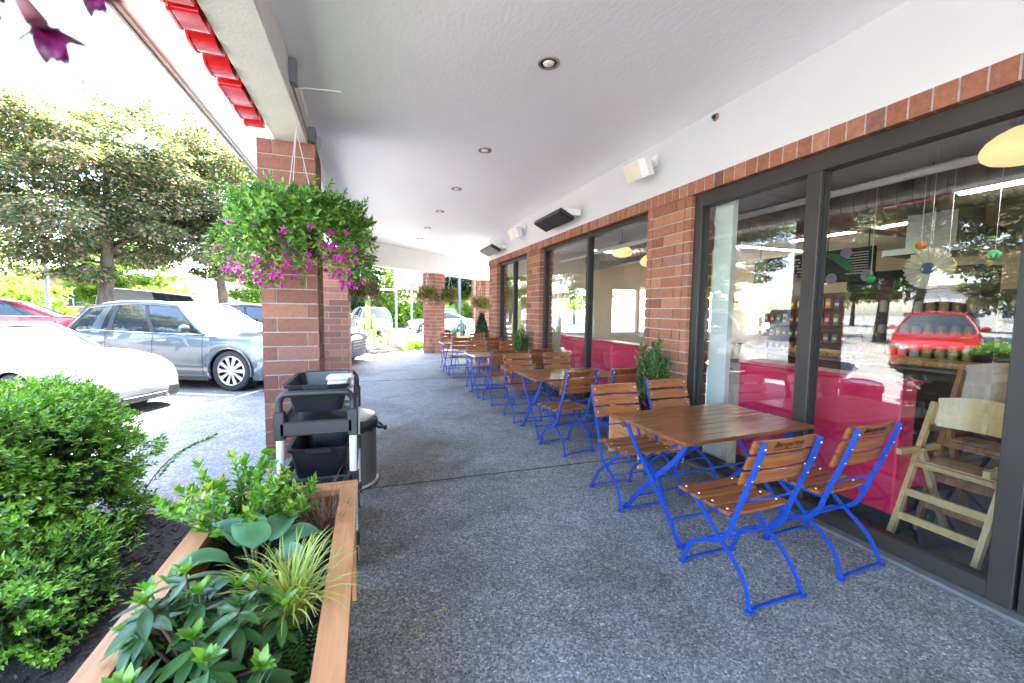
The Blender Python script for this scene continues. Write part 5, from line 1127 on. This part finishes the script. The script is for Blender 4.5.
            m = MB(); xs0, xs1 = axs[0] - ar - .06, axs[1] + ar + .06; q0 = body_pts(xs0)[0]; m.box(xs1, xs0, min(s_ * (q0[0] - .06), s_ * (q0[0] + .012)), max(s_ * (q0[0] - .06), s_ * (q0[0] + .012)), q0[1] - .05, q0[1] + .06, bev=.015); m.build('side_sill', M_trimblk if sp.get('clad') else pm, t)
    # lamps, grille
    for s_ in (-1, 1):
        hx_, hy_, hz_, kind = sp['head']; m = MB()
        if kind == 'round':
            hz_ = top_z(hx_, hy_); nn_ = Vector((-(top_z(hx_ + .1, hy_) - top_z(hx_ - .1, hy_)) / .2, -s_ * (top_z(hx_, hy_ + .06) - top_z(hx_, hy_ - .06)) / .12 * .5, 1)).normalized() + Vector((.45, 0, 0)); Mh = Matrix.Translation((hx_, s_ * hy_, hz_ - .01)) @ nn_.to_track_quat('Z', 'Y').to_matrix().to_4x4() @ Matrix.Diagonal((1, 1.15, 1, 1)); m.lathe([(.105, -.06), (.105, .0), (.085, .02), (.05, .03), (.001, .034)], 22, M=Mh); m2 = MB(); m2.lathe([(.117, -.06), (.117, .002), (.106, .004)], 22, M=Mh, cap=False); 
            o_ = m.build('headlight', M_lens, t, 'all'); m2.build('lamp_ring', pm, o_, 'all'); m3 = MB()
            for q in range(4): m3.lathe([(.018, .047), (.012, .056), (.001, .058)], 8, M=Mh @ Matrix.Translation((.05 * math.cos(q * PI / 2 + .8), .05 * math.sin(q * PI / 2 + .8), -.008)))
            m3.build('lamp_dot', M_trimblk, o_)
        else:
            m.patch(lambda u, v: (lambda yy, zz: (front(yy, zz) + .002, s_ * yy, zz))(hy_ - .22 + .33 * u, hz_ - .05 + .1 * u * .4 + .12 * v * (1 - .3 * u)), 12, 4)
            o_ = m.build('headlight', M_lens, t, 'all')
        tx, ty, tz, tw, th_ = sp['tail']; m = MB(); m.box(-L - .012, -L + .12, min(s_ * ty, s_ * (ty + tw)), max(s_ * ty, s_ * (ty + tw)), tz, tz + th_, bev=.02); m.build('tail_light', M_tail, t)
    gx, gw, g_0, g_1 = sp['grille']; m = MB(); 
    m.patch(lambda u, v: (front(gw * (2 * u - 1), g_0 + (g_1 - g_0) * v) + .004, gw * (2 * u - 1), g_0 + (g_1 - g_0) * v), 16, 3); gr = m.build('grille', M_trimblk, t)
    m = MB()
    for q in range(3): zz = g_0 + (g_1 - g_0) * (q + .7) / 3.4; m.tube([(front(gw * .93 * (i_ / 6 - 1), zz) + .008, gw * .93 * (i_ / 6 - 1), zz) for i_ in range(13)], .011, 6)
    m.build('grille_bar', M_chrome if sp.get('chrome') else M_trimblk, gr)
    for s_ in (-1, 1):
        ix, iy0, iy1, iz0, iz1 = sp['intake']; m = MB(); m.patch(lambda u, v: (lambda yy, zz: (front(yy, zz) + .004, s_ * yy, zz))(iy0 + (iy1 - iy0) * u, iz0 + (iz1 - iz0) * v), 10, 3); m.build('air_intake', M_trimblk, t)
    m = MB(); m.box(-L - .014, -L + .02, -.26, .26, sp['plate'], sp['plate'] + .12, bev=.004); m.build('number_plate', M_plate, t)
    return t
# stations: x back from nose, half width, shoulder z, centre z, lower z
suv = dict(L=4.92, W=1.96, H=1.76, fo=.87, wb=2.99, wr=.405, st=[(0, .74, .9, .99, .3), (.07, .84, .97, 1.05, .25), (.2, .92, 1.02, 1.09, .22), (.5, .965, 1.06, 1.12, .22), (.9, .985, 1.09, 1.15, .22), (1.5, .98, 1.11, 1.17, .24), (2.6, .985, 1.12, 1.13, .25), (3.9, .985, 1.16, 1.17, .25), (4.5, .95, 1.13, 1.14, .26), (4.8, .88, 1.08, 1.1, .32), (4.92, .8, .95, 1.0, .42)],
    gh=(-1.3, -2.25, -4.3, -4.76, .9, .64, 1.68, 1.63), bow=.26, arch=.07, pill=(0, .35, .66, 1), dpill=(.72, .8), doors=(-1.45, -2.55, -3.6), handles=(-2.35, -3.42), head=(-.34, .8, .82, 'wedge'), tail=(0, .5, .85, .36, .16), grille=(.02, .42, .5, .8), intake=(-.02, .45, .8, .32, .46), plate=.6, clad='paint', rails=1, chrome=1, spokes=10)
sport = dict(L=4.5, W=1.85, H=1.3, fo=1.0, wb=2.45, wr=.345, st=[(0, .6, .45, .52, .2), (.06, .7, .54, .59, .16), (.18, .8, .64, .65, .14), (.4, .88, .74, .71, .13), (.7, .92, .82, .76, .13), (1.05, .93, .865, .8, .14), (1.5, .91, .88, .86, .16), (2.4, .88, .87, .88, .17), (3.1, .92, .9, .9, .17), (3.6, .925, .92, .93, .18), (4.1, .88, .86, .88, .24), (4.4, .76, .72, .78, .32), (4.5, .66, .6, .62, .38)],
    gh=(-1.55, -2.15, -2.75, -3.95, .78, .5, 1.25, 1.24), bow=.2, arch=.035, pill=(0, .52, 1), dpill=(.62, 1), tum=.09, doors=(-1.62, -2.75), handles=(-2.55,), head=(-.4, .66, .66, 'round'), tail=(0, .2, .68, .55, .07), grille=(-.02, .38, .2, .3), intake=(-.08, .4, .78, .2, .36), plate=.45, spokes=5)
sedan = dict(L=4.8, W=1.84, H=1.46, fo=.95, wb=2.8, wr=.335, st=[(0, .64, .66, .74, .25), (.07, .74, .74, .81, .2), (.2, .84, .8, .87, .18), (.5, .9, .86, .92, .18), (.95, .92, .91, .96, .18), (1.5, .92, .95, .98, .19), (2.6, .92, .96, .97, .2), (3.7, .92, 1.0, 1.01, .2), (4.3, .88, 1.02, 1.04, .23), (4.7, .78, .98, 1.0, .3), (4.8, .7, .85, .88, .36)],
    gh=(-1.45, -2.15, -3.3, -4.15, .83, .58, 1.4, 1.38), bow=.2, arch=.06, pill=(0, .42, .8, 1), dpill=(.88, 1), doors=(-1.5, -2.55, -3.45), handles=(-2.4, -3.3), head=(-.34, .72, .7, 'wedge'), tail=(0, .42, .8, .36, .14), grille=(.015, .4, .4, .62), intake=(-.04, .42, .72, .25, .36), plate=.55, chrome=1, spokes=5)
van = dict(L=5.2, W=1.95, H=2.0, fo=.9, wb=3.1, wr=.35, st=[(0, .74, .8, .86, .3), (.12, .85, .92, .98, .25), (.5, .93, 1.1, 1.16, .22), (1.0, .96, 1.2, 1.24, .22), (2.5, .97, 1.22, 1.22, .24), (4.8, .97, 1.22, 1.22, .26), (5.2, .9, 1.15, 1.15, .35)],
    gh=(-.95, -1.7, -4.95, -5.1, .9, .76, 1.95, 1.95), bow=.2, arch=.03, pill=(0, .3, 1), dpill=(.45, 1), doors=(-1.1, -2.1, -3.3), handles=(-1.9, -2.4), head=(-.34, .78, .8, 'wedge'), tail=(0, .6, .9, .28, .3), grille=(.02, .5, .45, .7), intake=(-.04, .45, .8, .28, .4), plate=.55, spokes=5)
P_silver = paint('silver_blue_paint', (.08, .1, .12), .5, .3); P_white = paint('white_car_paint', (.22, .22, .22)); P_red = paint('red_car_paint', (.3, .008, .01)); P_dark = paint('dark_blue_paint', (.02, .028, .045), .3); P_grey = paint('grey_car_paint', (.2, .21, .22), .5); P_blue = paint('blue_car_paint', (.05, .13, .3), .3)
sport_s = dict(sport, roofmat=M_trimblk, rearmat=M_trimblk)
car('parked_car', 'low white sports car with round headlights, front towards the walkway', 'car', (NOSE.x, NOSE.y), -R(25), sport_s, P_white)
W0 = Vector((-2.62, 9.56, 0)); hS = Vector((math.cos(R(25)), -math.sin(R(25)), 0)); rS = Vector((-math.sin(R(25)), -math.cos(R(25)), 0)); nS = W0 + hS * .87 - rS * .95
car('parked_suv', 'silver blue SUV with roof rails beside the white sports car', 'SUV', (nS.x, nS.y), -R(25), suv, P_silver)
nD = nS - rS * 2.85 - hS * .1
car('parked_suv', 'dark blue SUV mostly hidden behind the silver SUV', 'SUV', (nD.x, nD.y), -R(25), dict(suv, clad='black'), P_dark)
nR = NOSE + rt * 3.0 - hd * 3.1
car('parked_car', 'red car showing as a reflection in the wide shop window', 'car', (nR.x, nR.y), -R(25), sedan, P_red)
nW = NOSE + rt * 3.2 - hd * 9.5
car('parked_suv', 'white SUV reflected beyond the red car in the wide shop window', 'SUV', (nW.x, nW.y), -R(25), dict(suv, rails=0), P_white, detail=False)
car('parked_car', 'red sedan across the lane at the left, rear towards the silver SUV', 'car', (-13.1, 15.6), R(200), sedan, P_red)
car('parked_car', 'grey car whose nose just enters the view in front of the red sedan', 'car', (-9.0, 13.4), R(-8), sedan, P_grey, detail=False)
car('parked_van', 'white van parked under the big trees behind the silver SUV', 'van', (-6.4, 24.2), R(4), van, P_white, detail=False)
car('parked_car', 'dark saloon reflected in the left pane of the wide shop window', 'car', (-14.2, 20.5), R(-30), sedan, P_dark, detail=False)
FC = 'cars parked beyond the walkway end'
for x, y, a_, s_, p_, lab in ((5.2, 36, 95, suv, P_white, 'white SUV with its tail towards the camera, left of the freestanding column'), (7.0, 25.0, 170, sedan, P_white, 'white car parked side on between the two far columns'), (2.6, 30.5, 185, sedan, P_white, 'white car side on, low among the far cars behind the fuchsia basket'), (-.6, 33, 100, suv, P_grey, 'grey car farthest along the gap behind the fuchsia basket'), (10.5, 33, 175, suv, P_grey, 'grey SUV above the white car between the far columns'), (-.4, 30, 100, suv, P_white, 'pale car right beside the large column in the far gap'), (-1.95, 20.5, -28, sedan, P_dark, 'dark car with its front peeking past the large brick column')):
    car('parked_car', lab, 'car', (x, y), R(a_), s_, p_, z=-.115, detail=False, group=FC)
# ------------------------------------------------------------------ trees
def tree(name, lab, loc, h, cr, ch, zc, leaf, nclump, nleaf, lsize, trunk_r, group, seed):
    global rng
    rng = np.random.default_rng(seed); t = thing(name, lab, 'tree', loc, 0, group); tr = MB(); top = zc + ch * .35
    bend = rng.normal(size=2) * .25
    tr.tube(smooth_path([(0, 0, -.1), (bend[0] * .3, bend[1] * .3, zc * .35), (bend[0], bend[1], zc * .7), (bend[0] * 1.3, bend[1] * 1.3, top)], 4), np.linspace(trunk_r, trunk_r * .25, 13), 10)
    d = rdir(nclump); d[:, 2] = d[:, 2] * .95 + .05; rr = rng.uniform(.12, 1, nclump) ** .5
    C = d * np.array([cr, cr, ch]) * rr[:, None] * (1 + .16 * np.sin(d[:, 0:1] * 6 + seed) * np.cos(d[:, 1:2] * 5)) + [0, 0, zc]
    for i in range(0, nclump, 9):
        b0 = Vector((bend[0] * .8, bend[1] * .8, zc * .5 + .35 * (C[i, 2] - zc * .5) * .8)); e_ = Vector(C[i]); tr.tube([b0, b0.lerp(e_, .5) + Vector((0, 0, .25)), e_], [trunk_r * .22, trunk_r * .1, .01], 6)
    tr.build('trunk', M_bark, t, True)
    lb = LB(); rs = rng.uniform(.55, 1.15, nclump) * cr * .23
    P = np.repeat(C, nleaf, 0) + nv(rng.normal(size=(nclump * nleaf, 3))) * (rng.uniform(.25, 1, nclump * nleaf) ** .5 * np.repeat(rs, nleaf))[:, None] * [1.3, 1.3, .48]
    Dn = (nv(P - np.repeat(C, nleaf, 0)) * .8 + nv(P - [0, 0, zc - ch * .2]) * .3 + rng.normal(size=P.shape) * .4) * [1, 1, .45] + [0, 0, -.2]
    lb.leaves(P, Dn, nv(rng.normal(size=P.shape) * .3 + [0, 0, 1.]), lsize * rng.uniform(.6, 1.2, len(P)), lsize * .62, .15, .15); lb.build('crown', leaf, t); return t
TA = 'copper leaved trees over the car park'
tree('broadleaf_tree', 'large copper green tree with its grey trunk left of the white van', (-9.3, 19.6, .35), 11, 4.2, 3.5, 5.4, LF_tree, 108, 620, .155, .3, TA, 3)
tree('broadleaf_tree', 'copper green tree with its trunk just left of the large brick column', (-6.0, 21.5, .2), 10, 3.8, 3.7, 5.6, LF_tree, 90, 620, .155, .26, TA, 5)
tree('broadleaf_tree', 'copper green tree at the picture edge, left of the large one', (-16.2, 21.5, .38), 10, 4.0, 3.3, 5.8, LF_tree, 80, 420, .17, .28, TA, 9)
for i, (x, y, z, r_, hz, lab) in enumerate(((-16.5, 7.2, .38, 4.0, 5.6, 'copper tree outside the left edge, reflected in the door side of the wide window'), (-15.8, 12.6, .38, 3.6, 5.8, 'copper tree reflected in the middle of the wide window'), (-22, 14.5, .38, 4.2, 6.2, 'taller copper tree reflected behind the others'))):
    tree('broadleaf_tree', lab, (x, y, z), 10, r_, 3.1, hz, LF_tree, 80, 170, .25, .26, TA, 60 + i)
TB = 'pale green trees in the distance'
for i, (x, y, z, r_, hz, lf, lab) in enumerate(((-29, 40, .38, 5, 4.0, LF_lime, 'bright lime tree low at the left edge, before the brick building'), (-19, 42, .38, 4, 3.4, LF_lime, 'bright lime tree between the lamp post and the grey trunk'), (-9, 46, .2, 4.5, 4.2, LF_lime, 'lime tree behind the white van'), (1.4, 41, -.12, 4.8, 4.6, LF_lime, 'bright lime tree in the far gap, behind the pale sign'), (8.6, 44, -.12, 3.6, 4.8, LF_dark, 'dark green tree just right of the freestanding column'), (-2.4, 38, -.12, 3.4, 4.0, LF_dark, 'dark green tree beside the large column in the far gap'), (11.5, 46, -.12, 4.6, 4.6, LF_lime, 'mid green tree between the far columns'), (19, 46, -.12, 4.2, 5, LF_dark, 'dark green tree near the building corner'), (26, 50, -.12, 5.2, 5.4, LF_lime, 'pale green tree seen beyond the building corner'), (-42, 30, .38, 5.5, 5.2, LF_lime, 'wide lime tree reflected in the shop windows'), (-38, 16, .38, 4.6, 4.6, LF_tree, 'copper tree reflected in the wide shop window, at the street side'), (-46, 8, .38, 5, 5, LF_lime, 'lime tree farthest left, seen in reflections'))):
    tree('distant_tree', lab, (x, y, z), 9, r_, r_ * .8, hz, lf, 60, 150, .42, .22, TB, 20 + i)
rng = np.random.default_rng(98)
for i, (x, y, r_, lab) in enumerate(((-3.2, 39, 1.9, 'round green bush farthest left behind the far cars'), (.8, 40, 2.1, 'wide green bush behind the white SUV'), (4.2, 41.5, 2.0, 'green bush just behind the freestanding column'), (7.6, 40.5, 2.0, 'green bush right of the white pole'), (11.6, 40, 2.2, 'green bush near the brick post'), (-20, 33, 2.2, 'round green bush behind the red sedan'), (-13, 34, 2.0, 'green bush between the lamp post and the grey trunk'))):
    shrub('distant_bush', lab, (x, y, .7 + (.35 if x < -10 else -.1)), (r_, r_ * .8, 1.3), 420, .3, .17, [LF_lime, LF_bush], .6, 'bushes along the far edge of the car park', .14)
rng = np.random.default_rng(99)
# ------------------------------------------------------------------ distant buildings and street furniture
M_dist = plain('distant_tan_brick', (.36, .2, .14), .9, var=.12, scale=3); M_dwin = plain('distant_window', (.05, .06, .07), .1); M_pale = plain('pale_stucco', (.6, .57, .52), .9)
def block(lab, x, y, w, d, hh, mat, rz, nwin, zb=0):
    t = thing('office_building', lab, 'building', (x, y, zb), rz, 'distant buildings')
    a = MB(); a.box(0, w, 0, d, -.5, hh); a.build('wall', mat, t)
    a = MB(); a.box(-.25, w + .25, -.25, d + .25, hh + .002, hh + .35); a.build('roof', M_trim, t)
    for i in range(nwin):
        xx = (i + .5) * w / nwin; a = MB(); a.box(xx - .75, xx + .75, -.06, .05, 1.0, 2.5); f = a.build('window', M_dwin, t); b = MB(); b.box(xx - .82, xx + .82, -.09, .02, .93, 1.0); b.box(xx - .03, xx + .03, -.085, -.05, 1.0, 2.5); b.build('window_frame', M_white, f)
block('low tan brick building behind the red sedan and lime trees', -40, 46, 22, 9, 3.6, M_dist, R(8), 8, .38)
block('pale low building behind the white van', -14, 56, 18, 9, 3.8, M_pale, 0, 6, .1)
block('brownish building far beyond the walkway end', 3, 66, 22, 9, 3.2, M_dist, 0, 7, -.1)
block('long pale building across the street, seen in the shop window reflections', -66, -6, 40, 9, 4.5, M_pale, R(78), 12, .38)
t = thing('lamp_post', 'grey lamp post standing behind the red sedan', 'lamp post', (-14.6, 26.2, .38)); a = MB(); a.lathe([(.2, 0), (.2, .5), (.09, .55), (.075, 6.2)], 14); a.build('pole', M_darksteel, t, True); a = MB(); a.box(-.25, .75, -.16, .16, 6.2, 6.36, bev=.03); a.build('lamp_head', M_darksteel, t)
t = thing('utility_pole', 'tall white pole right of the freestanding column', 'pole', (8.1, 39, -.12)); a = MB(); a.tube([(0, 0, 0), (0, 0, 9)], [.17, .12], 12); a.build('shaft', M_kerb, t, True); a = MB(); a.box(-.8, .8, -.06, .06, 8.2, 8.35); a.build('crossarm', M_trim, t)
t = thing('brick_post', 'tall red brown brick post beyond the far cars', 'post', (9.4, 38.6, -.12)); a = MB(); brick_box(a, 0, .9, 0, .9, 0, 5.2, .15); a.build('shaft', [B_or, M_mortar], t); a = MB(); a.box(-.08, .98, -.08, .98, 5.202, 5.35); a.build('cap', M_kerb, t)
t = thing('street_sign', 'faded pale pink sign panel beside the freestanding column', 'sign', (1.98, 22, -.12)); a = MB(); a.box(-.78, .78, -.04, .04, 2.65, 3.75, bev=.01); sg = a.build('panel', plain('faded_pink_panel', (.25, .19, .175), .7, var=.2, scale=2.5), t); a = MB(); a.lathe([(.38, 0), (.37, .006), (.001, .007)], 26, M=Matrix.Translation((.1, -.042, 3.35)) @ Matrix.Rotation(R(90), 4, 'X')); a.build('printed_disc', plain('faded_white_print', (.34, .31, .29), .7), sg); a = MB(); a.tube([(.1, .06, 0), (.1, .06, 3.7)], .05, 10); a.build('post', M_darksteel, t, True)
t = thing('gate_frame', 'dark blue grey frame of posts and rail in front of the lime tree', 'frame', (.1, 27, -.12)); a = MB(); a.tube([(-2.2, 0, 2.85), (1.6, 0, 2.85)], .06, 8); a.build('rail', M_darksteel, t, True)
for x in (-2.1, 1.5): a = MB(); a.tube([(x, 0, 0), (x, 0, 2.8)], .07, 8); a.build('post', M_darksteel, t, True)
# ------------------------------------------------------------------ little garden past the walkway end
M_gravel, *_ = aggregate('pale_garden_gravel', (.2, .18, .16), (.09, .08, .07), (.32, .3, .27), 26, (.8, .78, .74), .9)
m = MB(); m.prism([(-.6, 15.6), (.7, 16.4), (2.6, 18.3), (4.2, 20.0), (3.6, 22.2), (1.2, 22.6), (-.4, 20.5)], -.3, .0); m.build('garden_bed', M_gravel, kind='structure')
def rock(x, y, s_, lab, sd):
    r_ = np.random.default_rng(sd); m = MB(); n, k = 14, 8; vs = []
    ph = r_.uniform(0, 6, 5)
    f = lambda u, v: (lambda d: tuple(d[i] * s_[i] * (1 + .16 * math.sin(d[0] * 4 + ph[0]) + .12 * math.sin(d[1] * 5 + ph[1]) + .1 * math.sin(d[2] * 6 + d[0] * 5 + ph[2])) for i in range(3)))((math.cos(2 * PI * u) * math.sin(PI * v), math.sin(2 * PI * u) * math.sin(PI * v), math.cos(PI * v)))
    m.patch(f, n, k); o = m.build('boulder', M_rock, None, True); o.location = (x, y, s_[2] * .35); tag(o, lab, 'rock', 'boulders in the gravel garden')
rock(1.1, 17.2, (.38, .3, .24), 'rounded grey boulder nearest the freestanding column', 1); rock(.35, 16.6, (.3, .26, .16), 'flat pale boulder left of the rounded one', 2); rock(-.1, 17.4, (.28, .24, .22), 'small boulder by the cactus in the gravel', 4); rock(1.8, 19.4, (.4, .3, .26), 'boulder at the back of the gravel garden', 5)
t = thing('column_cactus', 'tall yellow green column cactus in the gravel garden', 'cactus', (-.05, 18.3, 0)); LFc = plain('cactus_skin', (.3, .33, .13), .7, var=.2)
for q, (x, y, hh) in enumerate(((0, 0, 2.1), (.22, .05, 1.3), (-.2, .08, 1.0), (.1, -.2, .7), (-.35, -.1, .55))):
    a = MB(); n = 16; ring = [(1 + (.12 if i % 2 else -.12)) for i in range(n)]; vs = []
    lv = [(0, .1), (.1, .11), (hh * .5, .115), (hh * .92, .1), (hh * .98, .07), (hh, .01)]
    a.add([(x + r_ * ring[i] * math.cos(2 * PI * i / n), y + r_ * ring[i] * math.sin(2 * PI * i / n), zz) for zz, r_ in lv for i in range(n)], [(k_ * n + i, k_ * n + (i + 1) % n, (k_ + 1) * n + (i + 1) % n, (k_ + 1) * n + i) for k_ in range(5) for i in range(n)]); a.build('stem', LFc, t)
G_ = 'plants in the gravel garden'
for i, (x, y, l, lf, lab) in enumerate(((.75, 18.6, .8, LF_gold, 'spiky yellowish agave behind the boulders'), (.45, 17.6, .5, LF_fern, 'low spiky green plant between the boulders'), (1.5, 18.4, .6, LF_hosta, 'blue green agave near the freestanding column'), (2.6, 19.6, .9, LF_basket, 'tall yellowed spiky plant at the back of the gravel'))):
    tuft('agave', lab, (x, y, 0), 46, l, .05, lf, .9, .7, group=G_, cat='plant')
shrub('low_shrub', 'bright green ground plant at the foot of the freestanding column', (1.75, 16.2, .12), (.5, .3, .16), 260, .06, .03, [LF_lime, LF_bush], .5)
# wooden planter between the far columns
t = thing('wooden_planter', 'long orange wood planter between the two far columns', 'planter', (3.2, 15.95, 0), R(45), 'wooden planters by the far columns'); a = MB()
for z0 in (.08, .24, .4): a.box(-.7, .75, -.2, -.175, z0, z0 + .15, bev=.004); a.box(-.7, .75, .175, .2, z0, z0 + .15, bev=.004); a.box(-.7, -.675, -.17, .17, z0, z0 + .15, bev=.004); a.box(.725, .75, -.17, .17, z0, z0 + .15, bev=.004)
a.build('box_panel', M_cedar_x, t); a = MB(); a.box(-.67, .72, -.17, .17, .44, .5); a.build('soil', M_soil, t)
for i, (o_, lf, l, lab) in enumerate(((-.5, LF_heuch, .3, 'dark red leaved plant at the column end of the far planter'), (-.1, LF_hosta, .55, 'blue green spiky plant mid far planter'), (.45, LF_fern, .5, 'green spiky plant at the evergreen end of the far planter'))):
    tuft('agave', lab, (3.2 + o_ * .707, 15.95 + o_ * .707, .48), 40, l, .04, lf, .8, .6, group='plants in the far planter', cat='plant')
t = thing('column_cactus', 'slim blue green cactus standing in the far planter', 'cactus', (3.45, 16.2, .48)); a = MB()
for x, y, hh in ((0, 0, .75), (.1, .08, .55)): a.lathe([(.05, 0), (.06, .1), (.06, hh * .9), (.03, hh), (.002, hh + .01)], 10, M=Matrix.Translation((x, y, 0)))
a.build('stem', plain('blue_cactus_skin', (.16, .26, .2), .7), t, True)
